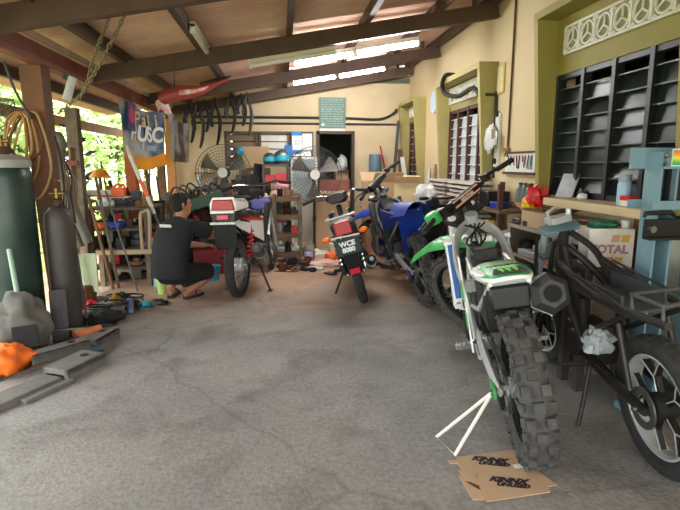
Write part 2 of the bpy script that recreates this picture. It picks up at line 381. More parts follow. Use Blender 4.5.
# window bays on the right wall: fins, hood, mustard panel, vent blocks, louvres
def bay(idx, ya, yb_, z0, z1, ztop, win, vent, frame_m, glass_m, cols, tilt):
    g = G()
    for y in (ya, yb_):
        g.prism([(2.115, ztop), (2.34, ztop), (2.34, z0 - .02), (2.235, z0 - .02)], .06, Matrix.Translation((0, y, 0)) @ Matrix.Rotation(PI / 2, 4, 'X'))
    g.prism([(2.115, ztop - .06), (2.34, ztop - .06), (2.34, ztop), (2.115, ztop)], yb_ - ya, Matrix.Translation((0, (ya + yb_) / 2, 0)) @ Matrix.Rotation(PI / 2, 4, 'X'))
    a, b, w0, w1 = win
    g.box((2.325, (ya + yb_) / 2, (w1 + ztop) / 2), (.03, yb_ - ya, ztop - w1))
    g.box((2.325, (ya + a) / 2, (z0 + w1) / 2), (.03, abs(a - ya), w1 - z0)); g.box((2.325, (yb_ + b) / 2, (z0 + w1) / 2), (.03, abs(yb_ - b), w1 - z0))
    struct('trim_bay_%d' % idx, g, M_OLIVE if idx == 1 else M_OLIVE2)
    va, vb, v0, v1 = vent; n = max(2, round((vb - va) / .19)); st = (vb - va) / n; zc = (v0 + v1) / 2; hh = (v1 - v0) / 2; g = G()
    g.box((2.30, (va + vb) / 2, v0), (.03, vb - va, .018)).box((2.30, (va + vb) / 2, v1), (.03, vb - va, .018))
    for k in range(n + 1): g.box((2.30, va + k * st, zc), (.03, .018, v1 - v0))
    for k in range(n):
        yk = va + (k + .5) * st; r = min(hh, st / 2) * .80
        g.tube([(2.30, yk + r * math.cos(q * PI / 10), zc + r * math.sin(q * PI / 10)) for q in range(20)], .011, 6, closed=True)
        for q in (90, 210, 330): g.cyl((2.30, yk, zc), (2.30, yk + r * math.cos(R(q)), zc + r * math.sin(R(q))), .009, 6)
        for q in (45, 135, 225, 315):
            cx, cz = (st / 2) * .95 * math.copysign(1, math.cos(R(q))), hh * .95 * math.copysign(1, math.sin(R(q)))
            g.cyl((2.30, yk + cx * .72, zc + cz * .72), (2.30, yk + cx, zc + cz), .014, 6)
    struct('trim_vent_%d' % idx, g, M_WPAINT)
    struct('trim_vent_back_%d' % idx, G().box((2.309, (va + vb) / 2, zc), (.004, vb - va, v1 - v0)), mat('vent_recess', (.55, .53, .42), .9))
    w = struct('window_%d' % idx, G().box((2.35, (a + b) / 2, w0 + .02), (.06, b - a, .04)).box((2.35, (a + b) / 2, w1 - .02), (.06, b - a, .04)), frame_m)
    cw = (b - a) / cols
    for k in range(cols + 1): struct('window_mullion', G().box((2.345, min(max(a + k * cw, a + .02), b - .02), (w0 + w1) / 2), (.07, .04, w1 - w0)), frame_m, parent=w)
    nl = int((w1 - w0 - .06) / .118)
    for k in range(cols):
        g = G(); g2 = G()
        for q in range(nl):
            z = w0 + .07 + q * .118 + .03; tl = tilt(k, q)
            g.box((2.365, a + (k + .5) * cw, z), (.006, cw - .045, .128), e=(0, tl, 0))
            g2.box((2.335, a + (k + .5) * cw, z + .055), (.012, cw - .02, .009))
        struct('louvre_panes', g, glass_m(k) if callable(glass_m) else glass_m, parent=w); struct('louvre_bars', g2, M_GREY if idx == 1 else M_WPAINT, parent=w)
bay(1, 2.66, 4.27, 1.10, 0, 2.62, WINS[0], (2.72, 4.10, 2.27, 2.47), M_FRAMED, M_GLASSL, 4, lambda k, q: (28 if (q + k) % 5 == 2 else 8 + 4 * (k % 2)))
bay(2, 5.50, 7.03, .95, 0, 2.47, WINS[1], (5.6, 6.95, 2.19, 2.38), M_FRAMEB, M_GLASSP, 4, lambda k, q: 5)
bay(3, 8.22, 9.22, .95, 0, 2.45, WINS[2], (8.3, 9.12, 2.20, 2.36), M_FRAMEB, mat('grey_louvre_glass', (.50, .50, .50), .15), 3, lambda k, q: 5)
struct('trim_sill', G().box((2.22, 3.29, 1.108), (.26, 1.22, .06)), M_CREAM, bev=.006)
# back wall window with pale obscured louvres, door frame
w = struct('window_4', G().box((-.18, YB + .03, 1.385), (1.56, .08, .05)).box((-.18, YB + .03, 1.94), (1.56, .08, .05)), mat('grey_brown_frame', (.36, .30, .26), .7))
for x in (-.94, -.40, -.34, .16, .22, .58): struct('window_mullion', G().box((x, YB + .03, 1.66), (.04, .08, .55)), MATS['grey_brown_frame'], parent=w)
for x0, x1 in ((-.92, -.42), (-.32, .14), (.24, .56)):
    g = G()
    for q in range(4): g.box(((x0 + x1) / 2, YB + .04, 1.47 + q * .128), (x1 - x0, .006, .118), e=(-16, 0, 0))
    struct('louvre_panes', g, mat('obscured_glass', (.86, .84, .80), .3, n=.3, ns=5, c2=(.70, .66, .58)) if x0 > -.9 else mat('brown_glass', (.50, .42, .34), .3), parent=w)
g = G(); g.box((.675, YB - .01, .98), (.05, .19, 1.96)).box((1.305, YB - .01, .98), (.05, .19, 1.96)).box((.99, YB - .01, 1.95), (.68, .19, .05))
struct('door_1', g, mat('dark_door_frame', (.24, .18, .16), .6))

# conduits and fittings on the walls
def pipe(name, pts, r, m, label, cat='pipe', sm=4): return solo(G().tube(pts, r, 8, sm=sm), name, m, label, cat)
pipe('conduit', [(-1.5, 9.305, 2.20), (.4, 9.305, 2.205), (1.25, 9.305, 2.20), (1.8, 9.30, 2.19), (2.05, 9.29, 2.30), (2.08, 9.25, 2.36)], .022, M_PIPE, 'upper black conduit running along the back wall behind the sign', 'conduit')
pipe('conduit', [(-1.5, 9.31, 2.10), (.4, 9.31, 2.10), (2.15, 9.31, 2.10)], .018, M_PIPE, 'lower black conduit running along the back wall behind the sign', 'conduit', 2)
pipe('conduit', [(2.315, 5.1, 3.0), (2.315, 5.1, 1.55)], .011, mat('brown_conduit', (.30, .19, .12), .7), 'thin dark brown conduit running down the right wall to a socket', 'conduit', 1)
solo(G().box((0, 0, 0), (.04, .09, .09)).box((-.025, 0, 0), (.015, .05, .05)), 'wall_socket', mat('aged_bakelite', (.55, .42, .26), .5), 'small aged socket box at the foot of the thin wall conduit', 'socket', (2.31, 5.1, 1.52), bev=.004)
pipe('conduit', [(2.20, 5.46, 2.13), (2.31, 5.46, 2.13), (2.315, 5.45, 2.10), (2.315, 5.43, 1.25)], .016, M_PIPE, 'grey-black bent pipe beside the middle window bay', 'conduit', 2)
pipe('rubber_hose', [(2.20, 6.35, 2.46), (2.10, 6.52, 2.50), (2.08, 6.62, 2.40), (2.09, 6.5, 2.27), (2.14, 6.15, 2.20), (2.2, 5.85, 2.25), (2.23, 5.7, 2.15)], .028, M_BLACK, 'thick black hose curling over the middle window bay', 'hose', 6)
t = thing('wall_clock', 'round pale wall clock between the middle and far window bays', 'clock', (2.325, 7.66, 2.30), e=(0, R(-90), 0), sc=1.3)
G().lathe([(.12, 0), (.125, .02), (.12, .035), (.108, .035)], n=28).obj('case', mat('pale_blue_plastic', (.72, .80, .88), .4), t)
G().lathe([(.108, .018), (0, .019)], n=28).obj('dial', M_WPLAS, t)
for a, l in ((30, .06), (150, .085)): G().box((l / 2 * math.cos(R(a)), l / 2 * math.sin(R(a)), .024), (l, .008, .003), e=(0, 0, a)).obj('hand', M_INK, t)
t = thing('framed_notice', 'small cream framed notice high on the right wall', 'notice', (2.325, 5.38, 2.28)); G().box((0, 0, 0), (.02, .2, .3)).obj('frame', mat('cream_frame', (.78, .68, .42), .6), t, bev=.004); G().box((-.011, 0, 0), (.004, .15, .25)).obj('paper', mat('notice_paper', (.86, .80, .62), .8, n=.3, ns=30), t)
t = thing('wall_light', 'white upright strip fitting on the right wall under the small notice', 'light', (2.315, 5.36, 1.65))
G().box((0, 0, 0), (.03, .1, .56)).obj('casing', M_WPLAS, t, bev=.004); G().cyl((-.03, 0, .27), (.0, 0, .27), .03, 12).obj('top_cap', M_BLACK, t); G().cyl((-.04, .0, -.22), (.0, 0, -.22), .03, 12).obj('bottom_cap', M_BLACK, t)
solo(G().blob((0, 0, 0), (.10, .30, .28), 4, .35, 2.2, 14, flat=False), 'plastic_bag', mat('grey_white_polythene', (.82, .82, .80), .45, n=.3, ns=16), 'crumpled white plastic bag hung on the white wall strip', 'bag', (2.25, 5.42, 1.66))
# sign on the back wall
t = thing('notice_board', 'grey-green sign of white lines above the back doorway', 'sign', (.94, 9.29, 2.25))
G().box((0, 0, 0), (.47, .02, .60)).obj('board', mat('grey_green_board', (.36, .46, .42), .6, n=.3, ns=6, c2=(.28, .36, .33)), t)
G().box((0, -.012, -.265), (.46, .006, .07)).obj('bottom_strip', M_WPAINT, t)
g = G(); rr = random.Random(3)
for k in range(12):
    x = -.20; z = .265 - k * .041
    while x < .17:
        wd_ = rr.uniform(.02, .07); x2 = min(x + wd_, .2); g.box(((x + x2) / 2, -.0105, z), (x2 - x, .002, .016 if k % 4 else .024)); x = x2 + rr.uniform(.008, .02)
g.obj('text_lines', mat('faded_white_lettering', (.55, .63, .59), .8), t)
G().lathe([(.03, 0), (.03, .003)], (-.17, -.0105, -.16), 'Y', 14).obj('emblem', M_WHINK, t)

# fluorescent lights
M_TUBE = mat('lit_tube', (1, 1, 1), .4, emit=70.0)
def light(p, l, lit, label, rz=0, tilt=0.):
    t = thing('fluorescent_light', label, 'light', p, e=(0, -R(tilt), R(rz)))
    G().box((0, 0, .045), (l, .05, .045)).obj('batten', M_WPLAS if lit else mat('aged_white_metal', (.80, .76, .68), .5), t, bev=.004)
    G().cyl((-l / 2 + .02, 0, 0), (l / 2 - .02, 0, 0), .026, 12).obj('tube', M_TUBE if lit else mat('unlit_tube', (.84, .82, .78), .35), t)
    for s_ in (-1, 1): G().box((s_ * (l / 2 - .01), 0, .01), (.02, .045, .07)).obj('tube_holder', M_WPLAS, t)
    return t
light((.49, 5.72, 2.505), .66, 1, 'lit fluorescent tube in the nearer row, left one', tilt=10)
light((1.18, 5.72, 2.63), .70, 1, 'lit fluorescent tube in the nearer row, right one by the wall', tilt=10)
light((.52, 7.74, 2.60), .64, 1, 'lit fluorescent tube in the farther row, left one', tilt=10)
light((1.22, 7.74, 2.72), .70, 1, 'lit fluorescent tube in the farther row, right one by the wall', tilt=10)
light((.16, 5.60, 2.475), .92, 0, 'unlit white fluorescent batten left of the nearer lit row', tilt=10)
light((-.70, 5.25, 2.50), 1.25, 0, 'unlit white batten running lengthways on a purlin', rz=90)
pipe('hanging_wire', [(-1.02, 5.46, 2.42), (-1.03, 5.46, 2.1)], .004, M_BLACK, 'short thin wire hanging from the roof beam near the chain', 'wire', 1)
# ------------------------------------------------------------------ motorcycles (x forward, y left, z up, origin under the rear axle)
def MT(p): return Matrix.Translation(p)
def wheel(root, part, c, Ro, w, M, tyre_m, rim_m, knobby=0, star=0, disc=0, hub_r=.04, drum=0, hub_m=None):
    Mc = M @ MT(c); rr = Ro - w * .80; d = Ro - rr
    pr = [(rr, -.30 * w), (rr + .28 * d, -.47 * w), (rr + .6 * d, -.5 * w), (Ro - .16 * d, -.42 * w), (Ro - .03 * d, -.22 * w), (Ro, 0)]
    pr = pr + [(r, -h) for r, h in pr[-2::-1]]
    g = G(Mc); g.lathe(pr, ax='Y', n=48, closed=True)
    if knobby:
        n = knobby
        for k in range(n):
            a = 2 * PI * k / n
            rows = ((0, .34), ) if k % 2 == 0 else ((.30, .27), (-.30, .27))
            for y, bw in rows:
                g.M = Mc @ Matrix.Rotation(-a, 4, 'Y'); g.box((Ro + .004, y * w, 0), (.026, bw * w, .042 * Ro / .33))
            if 1:
                for sgn in (-1, 1):
                    g.M = Mc @ Matrix.Rotation(-a, 4, 'Y') @ MT((Ro - .15 * d, sgn * .44 * w, 0)) @ Matrix.Rotation(sgn * R(48), 4, 'Z')
                    g.box((0, 0, 0), (.026, .17 * w, (.040 if k % 2 else .028) * Ro / .33))
    else:
        n = 44
        for k in range(n):
            a = 2 * PI * k / n; g.M = Mc @ Matrix.Rotation(-a, 4, 'Y')
            for sgn in (-1, 1):
                g.M = Mc @ Matrix.Rotation(-a - (.04 if sgn > 0 else 0), 4, 'Y') @ MT((Ro - .035 * d, sgn * .2 * w, 0)) @ Matrix.Rotation(sgn * R(20), 4, 'Z') @ Matrix.Rotation(sgn * R(30), 4, 'X')
                g.box((0, 0, 0), (.008, .30 * w, .018))
    t = g.obj(part, tyre_m, root, 45)
    g = G(Mc); q = [(rr + .012, -.34 * w), (rr - .004, -.35 * w), (rr - .012, -.18 * w), (rr - .016, 0)]
    g.lathe(q + [(r, -h) for r, h in q[-2::-1]], ax='Y', n=48, cap=False)
    g.lathe([(rr + .006, -.34 * w), (rr - .012, -.2 * w), (rr - .012, .2 * w), (rr + .006, .34 * w)], ax='Y', n=48, closed=True)
    if star:
        for k in range(star):
            a = 2 * PI * k / star
            for da in (-.17, .17):
                g.M = Mc @ Matrix.Rotation(-a, 4, 'Y')
                p1 = Vector((hub_r * .8 * math.cos(da * 3), 0, hub_r * .8 * math.sin(da * 3))); p2 = Vector(((rr - .008) * math.cos(da * .55 + .0), 0, (rr - .008) * math.sin(da * .55)))
                p3 = Vector(((rr - .008) * math.cos(da * 1.9), 0, (rr - .008) * math.sin(da * 1.9)))
                g.beam(p1, p2 if star < 6 else p3, .03, .016, up=(0, 0, 1) if abs(p1.z) < .5 else (1, 0, 0))
    g.obj('alloy_wheel' if star else 'rim', rim_m, t, 45)
    if not star:
        g = G(Mc)
        for k in range(32):
            a = 2 * PI * k / 32; sgn = 1 if k % 2 else -1; b = a + (.55 if (k // 2) % 2 else -.55)
            g.tube([(hub_r * math.cos(b), sgn * .045, hub_r * math.sin(b)), ((rr - .01) * math.cos(a), 0, (rr - .01) * math.sin(a))], .0022, 4)
        g.obj('spokes', M_STEEL, t, 0)
    g = G(Mc); g.lathe([(.012, -.09), (.012, -.055), (hub_r, -.05), (hub_r, -.035), (hub_r * .6, -.03), (hub_r * .6, .03), (hub_r, .035), (hub_r, .05), (.012, .055), (.012, .09)], ax='Y', n=20)
    if drum: g.lathe([(drum * .9, -.05), (drum, -.04), (drum, .04), (drum * .9, .05)], ax='Y', n=28)
    g.obj('hub', hub_m or M_ALU, t)
    if disc:
        g = G(Mc); g.lathe([(abs(disc) * .72, -.002), (abs(disc), -.002), (abs(disc), .002), (abs(disc) * .72, .002)], (0, .06 if disc > 0 else -.06, 0), 'Y', 36, closed=True)
        for k in range(5): g.beam((hub_r * math.cos(k * 1.257), .06 if disc > 0 else -.06, hub_r * math.sin(k * 1.257)), (abs(disc) * .75 * math.cos(k * 1.257 + .3), .06 if disc > 0 else -.06, abs(disc) * .75 * math.sin(k * 1.257 + .3)), .004, .014, up=(0, 1, 0))
        g.obj('brake_disc', M_STEEL, t)
    return t
def steer_m(H, rake, ang):
    ax = Vector((-math.sin(R(rake)), 0, math.cos(R(rake)))); return MT(H) @ Matrix.Rotation(R(ang), 4, ax) @ MT(-Vector(H))

def dirt_bike(name, label, loc, rz, lean, steer, sc, A):
    """A: plastic, rim, tyre materials and the switches that tell one motocross bike from another"""
    t = thing(name, label, 'motorcycle', loc, e=(-R(lean), 0, R(rz)), sc=sc, group=None)
    P, L = A['plastic'], A.get('L', 1.48); I = Matrix.Identity(4); H = (L - .37, 0, .96); M = steer_m(H, 27, steer)
    wheel(t, 'rear_tyre', (0, 0, .33), .33, .125, I, A['tyre'], A.get('rim_r', A['rim']), 34, disc=-.11, hub_r=.045)
    wheel(t, 'front_tyre', (L, 0, .35), .35, .085, M, A['tyre'], A['rim'], 40, disc=.125, hub_r=.035)
    if A.get('cover'):
        G(M).lathe([(.05, .065), (.14, .062), (.145, .055), (.05, .058)], (L, 0, .35), 'Y', 28, closed=True).obj('disc_cover', A['cover'], t)
    # fork, clamps, bars
    k = math.tan(R(27)); fx = lambda z: L - .035 - (z - .35) * k + .05
    for s_ in (1, -1):
        g = G(M); g.tube([(fx(1.03), s_ * .105, 1.03), (fx(.62), s_ * .105, .62)], .027, 12).tube([(fx(.62), s_ * .105, .62), (fx(.33), s_ * .105, .33)], .022, 12).box((L, s_ * .10, .35), (.07, .04, .08))
        f = g.obj('fork_leg', A.get('fork', M_ALU), t)
        G(M).sheet(lambda u, v: (fx(.72 - .36 * u) + .035 + .012 * math.cos(PI * (v - .5)), s_ * (.105 + A.get('gw', .042) * math.sin(PI * (v - .5))), .72 - .36 * u), 6, 6, .004).obj('fork_guard', A.get('guard', P), f)
    g = G(M)
    for z in (.80, 1.0):
        g.prism([(-.06, -.14), (.05, -.145), (.06, 0), (.05, .145), (-.06, .14), (-.075, 0)], .03, MT((fx(z) - .02, 0, z)) @ Matrix.Rotation(-R(27), 4, 'Y'))
    g.box((fx(1.03) - .03, .05, 1.05), (.035, .03, .07)).box((fx(1.03) - .03, -.05, 1.05), (.035, .03, .07)).obj('triple_clamp', A.get('clamp', M_DARKM), t, bev=.004)
    bx, bz = fx(1.03) - .04, A.get('bz', 1.09); g = G(M)
    bw = A.get('bw', 1.); pts = [(bx - .10, .41, bz + .065), (bx - .05, .25, bz + .07), (bx, .13, bz + .01), (bx, .05, bz), (bx, -.05, bz), (bx, -.13, bz + .01), (bx - .05, -.25, bz + .07), (bx - .10, -.41, bz + .065)]
    pts = [(p[0], p[1] * bw, p[2]) for p in pts]; g.tube(pts, .0125, 10, sm=4); g.cyl((bx - .035, .2, bz + .055), (bx - .035, -.2, bz + .055), .009, 8)
    hb = g.obj('handlebar', M_BLACK, t)
    for s_ in (1, -1):
        G(M).tube([(bx - .105, s_ * .42 * bw, bz + .065), (bx - .07, s_ * .30 * bw, bz + .068)], [.019, .017], 12).obj('grip', M_BLKM, hb)
        G(M).tube([(bx - .03, s_ * .24, bz + .068), (bx + .045, s_ * .28, bz + .06), (bx + .0, s_ * .42, bz + .055)], .007, 6, sm=3).box((bx - .05, s_ * .235, bz + .07), (.05, .04, .05)).obj('lever', A.get('lever', M_DARKM), hb)
    g = G(M).tube([(bx - .035, .15, bz + .05), (bx - .035, -.15, bz + .05)], .035, 12)
    pad = g.obj('bar_pad', M_BLACK, hb)
    if A.get('pad_text'):
        for o in (-.012, .02): G(M).box((bx - .066 + (.006 if o > 0 else 0), 0, bz + .052 + o), (.006, .26, .012)).obj('pad_stripe', mat('pad_salmon', (.85, .62, .50), .6), pad)
        text(A['pad_text'], .03, 'pad_lettering', M_WHINK, pad, M @ MT((bx - .0715, 0, bz + .055)) @ Matrix.Rotation(-PI / 2, 4, 'Z') @ Matrix.Rotation(PI / 2, 4, 'X'))
    if A.get('tank'):
        g = G(M).lathe([(.045, 0), (.05, .01), (.05, .06), (.035, .07)], (bx - .03, .30, bz + .035), n=14); g.obj('master_cylinder', P, hb)
    # front mudguard, front number plate
    def ff(u, v):
        x = L + .36 - .86 * u; z = .80 + .05 * math.sin(PI * u) - .16 * max(0, .35 - u) - .03 * (u > .8); w_ = .075 + .035 * math.sin(PI * min(1, u * 1.1)); a = (v - .5) * 2
        return (x, a * w_, z - .035 * a * a)
    G(M).sheet(ff, 14, 8, .006).obj('front_mudguard', P, t)
    if A.get('plate'):
        G(M).sheet(lambda u, v: (fx(1.0) + .10 - .10 * (1 - u) + .03 * math.cos(PI * (v - .5)), (v - .5) * .24 * (.75 + .25 * u), .82 + .25 * u), 5, 6, .005).obj('number_plate', A['plate'], t)
    # frame
    fm = A.get('frame', M_ALU); g = G()
    g.tube([(H[0] - .035, 0, .85), (H[0] - .09, 0, 1.0)], .042, 12)
    for s_ in (1, -1):
        g.tube([(H[0] - .06, s_ * .035, .93), (H[0] - .22, s_ * .12, .88), (.80, s_ * .15, .76), (.60, s_ * .13, .58), (.55, s_ * .12, .36)], [.035, .034, .032, .03, .03], 8, sm=4, sq=.62)
        g.tube([(H[0] - .04, s_ * .03, .84), (H[0] + .00, s_ * .06, .55), (H[0] - .12, s_ * .09, .26), (.56, s_ * .11, .26)], .016, 8, sm=3)
    g.box((.95, 0, .86), (.10, .16, .03)).box((.62, 0, .66), (.05, .26, .06)); g.obj('frame', fm, t)
    g = G()
    for s_ in (1, -1):
        zs = A.get('sub', 0.); g.tube([(.66, s_ * .10, .80), (.35, s_ * .11, .86 - zs), (-.02, s_ * .08, .90 - zs)], .012, 8).tube([(.58, s_ * .12, .56), (.30, s_ * .11, .70 - zs), (.0, s_ * .085, .88 - zs)], .012, 8)
    g.cyl((-.0, -.085, .895 - zs), (-.0, .085, .895 - zs), .012, 8).cyl((.35, -.11, .86 - zs), (.35, .11, .86 - zs), .012, 8); g.obj('subframe', M_ALU, t)
    # swingarm, chain
    g = G()
    for s_ in (1, -1): g.tube([(.58, s_ * .10, .41), (.33, s_ * .115, .40), (.12, s_ * .11, .36), (-.04, s_ * .10, .33)], [.035, .042, .036, .024], 8, sq=.5, sm=2)
    g.box((.42, 0, .41), (.10, .22, .07)); sw = g.obj('swingarm', M_ALU, t, bev=0)
    G().box((.0, .125, .33), (.10, .012, .05)).obj('axle_block', A.get('accent', P), sw); G().box((.10, .085, .25), (.16, .03, .07)).obj('chain_guide', M_BLACK, sw)
    g = G(); ch = [(.58 + .035 * math.cos(R(a)), .075, .42 + .035 * math.sin(R(a))) for a in range(-90, 91, 30)] + [(.11 * math.cos(R(a)), .075, .33 + .11 * math.sin(R(a))) for a in range(90, 271, 20)]
    P2 = [Vector(p) for p in ch]; tot = []; 
    for i in range(len(P2)):
        a, b = P2[i], P2[(i + 1) % len(P2)]; n_ = max(1, int((b - a).length / .018))
        tot += [a.lerp(b, q / n_) for q in range(n_)]
    for i, p in enumerate(tot):
        q = tot[(i + 1) % len(tot)]; y = .0055 if i % 2 else .009
        for s_ in (1, -1): g.beam(p + Vector((0, s_ * y, 0)), q + Vector((0, s_ * y, 0)), .003, .013)
    g.obj('chain', M_STEEL, t, 0); g = G().lathe([(.07, -.003), (.112, -.003), (.112, .003), (.07, .003)], (0, .075, .33), 'Y', 40, closed=True)
    for k2 in range(6): g.beam((.03 * math.cos(k2 * 1.047), .075, .33 + .03 * math.sin(k2 * 1.047)), (.08 * math.cos(k2 * 1.047), .075, .33 + .08 * math.sin(k2 * 1.047)), .005, .016, up=(0, 1, 0))
    g.obj('sprocket', M_STEEL, t)
    # engine, exhaust, shock, pegs
    g = G(); g.box((.74, 0, .40), (.36, .20, .24)).tube([(.70, -.15, .40), (.70, .14, .40)], .10, 20).tube([(.86, -.14, .38), (.86, .13, .38)], .07, 18)
    en = g.obj('engine', M_GREY, t, bev=.01)
    g = G()
    for q in range(6): g.box((.82 - .02 * q, 0, .55 + q * .03), (.17, .16, .014))
    g.box((.79, 0, .62), (.13, .12, .2)).box((.72, 0, .75), (.16, .15, .08)).obj('cylinder', M_GREY, en)
    G().lathe([(.09, 0), (.085, .02), (.04, .03)], (.70, .14, .40), 'Y', 22).obj('engine_cover', M_DARKM, en)
    g = G(); g.tube([(.86, -.02, .66), (1.0, -.07, .58), (.92, -.15, .42), (.74, -.17, .50), (.55, -.15, .66), (.42, -.16, .74)], .022, 10, sm=5); g.obj('header_pipe', M_STEEL, t)
    a, b = Vector(A.get('sil_a', (.42, -.17, .74))), Vector(A.get('sil_b', (-.10, -.215, .88))); d = (b - a).normalized(); rs = A.get('sil_r', .062)
    g = G(); g.tube([a, a + d * .05, b], [.025, rs, rs * 1.05], 6, sq=.95); si = g.obj('silencer', A.get('sil_m', M_ALU), t, 20, bev=.006)
    g = G(); g.tube([b - d * .005, b + d * .02, b + d * .06, b + d * .062, b + d * .03], [rs * 1.09, rs * 1.07, rs * .72, rs * .42, rs * .40], 6, sq=.95); g.obj('end_cap', A.get('cap', M_BLKM), si, 25)
    G().tube([b + d * .0625, b + d * .066], [rs * .43, rs * .43], 14).obj('outlet', mat('soot', (.02, .02, .02), .9), si)
    for q in (.06, .95): G().tube([a.lerp(b, q) - d * .006, a.lerp(b, q) + d * .006], rs * 1.12, 6, sq=.95).obj('silencer_band', M_STEEL, si, 20)
    g = G(); g.cyl((.52, 0, .45), (.62, 0, .76), .018, 10); sh = g.obj('shock_absorber', M_GREY, t)
    g = G(); g.tube([(.53 + .07 * q / 60 + .034 * math.cos(q * .75), .034 * math.sin(q * .75), .48 + .24 * q / 60) for q in range(61)], .006, 6); g.obj('spring', A.get('spring', M_REDL), sh)
    for s_ in (1, -1):
        g = G(); g.box((.50, s_ * .19, .36), (.045, .10, .02)).beam((.54, s_ * .11, .38), (.52, s_ * .16, .36), .02, .02)
        for q in range(5): g.box((.50, s_ * (.15 + .02 * q), .373), (.05, .005, .012))
        g.obj('footpeg', M_STEEL, t)
    g = G(); g.tube([(.60, .13, .34), (.74, .16, .32), (.80, .15, .33)], .008, 6).cyl((.80, .15, .33), (.80, .19, .33), .008, 6).obj('gear_lever', M_STEEL, t)
    # radiators
    for s_ in (1, -1):
        g = G(); zq = A.get('rz', 0.); g.M = MT((0, 0, zq)); g.beam((.93, s_ * .165, .60), (1.03, s_ * .165, .92), .035, .105, up=(1, 0, 0)); ra = g.obj('radiator', A.get('rad', M_GREY), t, bev=.004)
        if A.get('rad_film'):
            G(MT((0, 0, zq))).beam((.895, s_ * .186, .57), (1.01, s_ * .186, .93), .012, .015, up=(1, 0, 0)).beam((.96, s_ * .186, .55), (1.085, s_ * .186, .93), .012, .015, up=(1, 0, 0)).box((1.04, s_ * .175, .94), (.12, .05, .03)).box((.92, s_ * .175, .565), (.09, .04, .03)).beam((.89, s_ * .165, .59), (.99, s_ * .165, .93), .05, .012, up=(1, 0, 0)).obj('radiator_frame', M_WBODY, ra, bev=.003)
        if A.get('shroud'):
            g = G(); g.sheet(lambda u, v: (1.13 - .50 * u - .06 * v, s_ * (.21 - .07 * u + .02 * math.sin(PI * v)), .92 - .06 * u - (.30 - .24 * u) * v), 6, 4, .006); g.obj('shroud', A['shroud'], t)
    # tail
    A['tail'](t, A)
    return t

def green_tail(t, A):
    """cut-down tail: short lime plate with a white turned-down edge over the bare subframe"""
    out = [(.36, .09), (.31, .125), (.14, .14), (.02, .12), (-.09, .085), (-.115, .03), (-.115, -.03), (-.09, -.085), (.02, -.12), (.14, -.14), (.31, -.125), (.36, -.09)]
    T = MT((0, 0, .855)) @ Matrix.Rotation(-R(-3), 4, 'Y')
    def zc(x, y): return -1.5 * y * y
    n = len(out)
    def ring(k, dz): return [T @ Vector((.09 + (x - .09) * k, y * k * .88, dz + zc(x * 1, y * k))) for x, y in out]
    g = G(); g.loft([ring(1.0, -.006), ring(1.0, 0), ring(.8, .012), ring(.45, .02), ring(.05, .022)], cap=True); f = g.obj('rear_mudguard', M_GREEN, t, 60)
    g = G(); g.loft([ring(1.005, -.014), ring(1.02, -.012), ring(1.02, .001), ring(.975, .004), ring(.975, -.008)], cap=False); g.obj('mudguard_edge', M_WBODY, f, 60)
    # decal in the middle of the tail: black panel with three green claw strokes, and lines of small lettering
    D = T @ MT((-.045, 0, .0145)) @ Matrix.Rotation(R(-4), 4, 'Y') @ Matrix.Rotation(-PI / 2, 4, 'Z')
    G(D).prism([(-.075, -.045), (.07, -.045), (.055, .04), (-.055, .04)], .004).obj('tail_decal', M_INK, f)
    g = G(D @ MT((0, 0, .0035)))
    for q in (-1, 0, 1): g.prism([(q * .028 - .014, .032), (q * .028 + .012, .034), (q * .028 + .004, .012), (q * .028 + .010, -.006), (q * .028 - .002, -.036), (q * .028 - .004, -.004), (q * .028 - .010, .010)], .002)
    g.obj('claw_mark', mat('acid_green', (.42, .95, .30), .5), f)
    D2 = T @ MT((.085, 0, .0195)) @ Matrix.Rotation(-PI / 2, 4, 'Z')
    text('MONSTER', .036, 'tail_lettering', M_INK, f, D2 @ MT((0, -.038, .003)))
    text('ENERGY', .030, 'tail_lettering', M_WHINK, f, D2 @ MT((0, -.068, .002)))
    text('RACING', .034, 'tail_lettering', mat('gold_ink', (.70, .62, .30), .6), f, D2 @ MT((0, .02, .004)))
    for q, (y, x) in enumerate(((.085, .22), (.105, .14), (.095, .06))): G(T @ MT((x, y, -.004 - .6 * y * y)) @ Matrix.Rotation(R(35), 4, 'Z') @ Matrix.Rotation(R(-9), 4, 'X')).prism([(-.045, -.01), (.035, -.014), (.05, .008), (-.03, .014)], .012).obj('white_flash', M_WBODY, f)
    # dark inner guard and airbox under it
    g = G(); g.box((.24, 0, .68), (.34, .20, .24), tp=1.05).box((.06, 0, .74), (.14, .19, .12)); g.obj('airbox', M_BLACK, t, bev=.02)
    g = G(); g.sheet(lambda u, v: (.10 + .33 * math.cos(R(70 - 88 * u)) - .02, (v - .5) * .2, .40 + .36 * math.sin(R(70 - 88 * u))), 8, 3, .005); g.obj('inner_mudguard', M_BLACK, t)
    g = G(); g.sheet(lambda u, v: (.56 - .12 * u + .05 * v, .155, .84 - .50 * u + 0 * v), 10, 3, .008); p = g.obj('side_panel', M_WBODY, t)
    g = G(); g.box((.52, .162, .66), (.035, .006, .12), e=(0, 14, 0)).box((.49, .162, .50), (.035, .006, .09), e=(0, 14, 0)); g.obj('panel_decal', M_GREEN, p)
    g = G(); g.box((.515, .166, .59), (.04, .006, .04)); g.obj('panel_decal', M_INK, p)
    g = G(); g.tube([(.95, .03, .86), (.86, .02, .80), (.78, -.02, .78)], .03, 10, sm=3).box((.66, 0, .82), (.1, .12, .07)); g.obj('carburettor', M_DARKM, t, bev=.008)
    g = G()
    for q in range(5): g.tube([(.98, -.06 + .03 * q, .95), (.84, .08 - .03 * q, .86 + .01 * q), (.70, -.05 + .025 * q, .80), (.55, .06 - .03 * q, .74)], .006, 6, sm=4)
    g.obj('cables', M_BLACK, t)

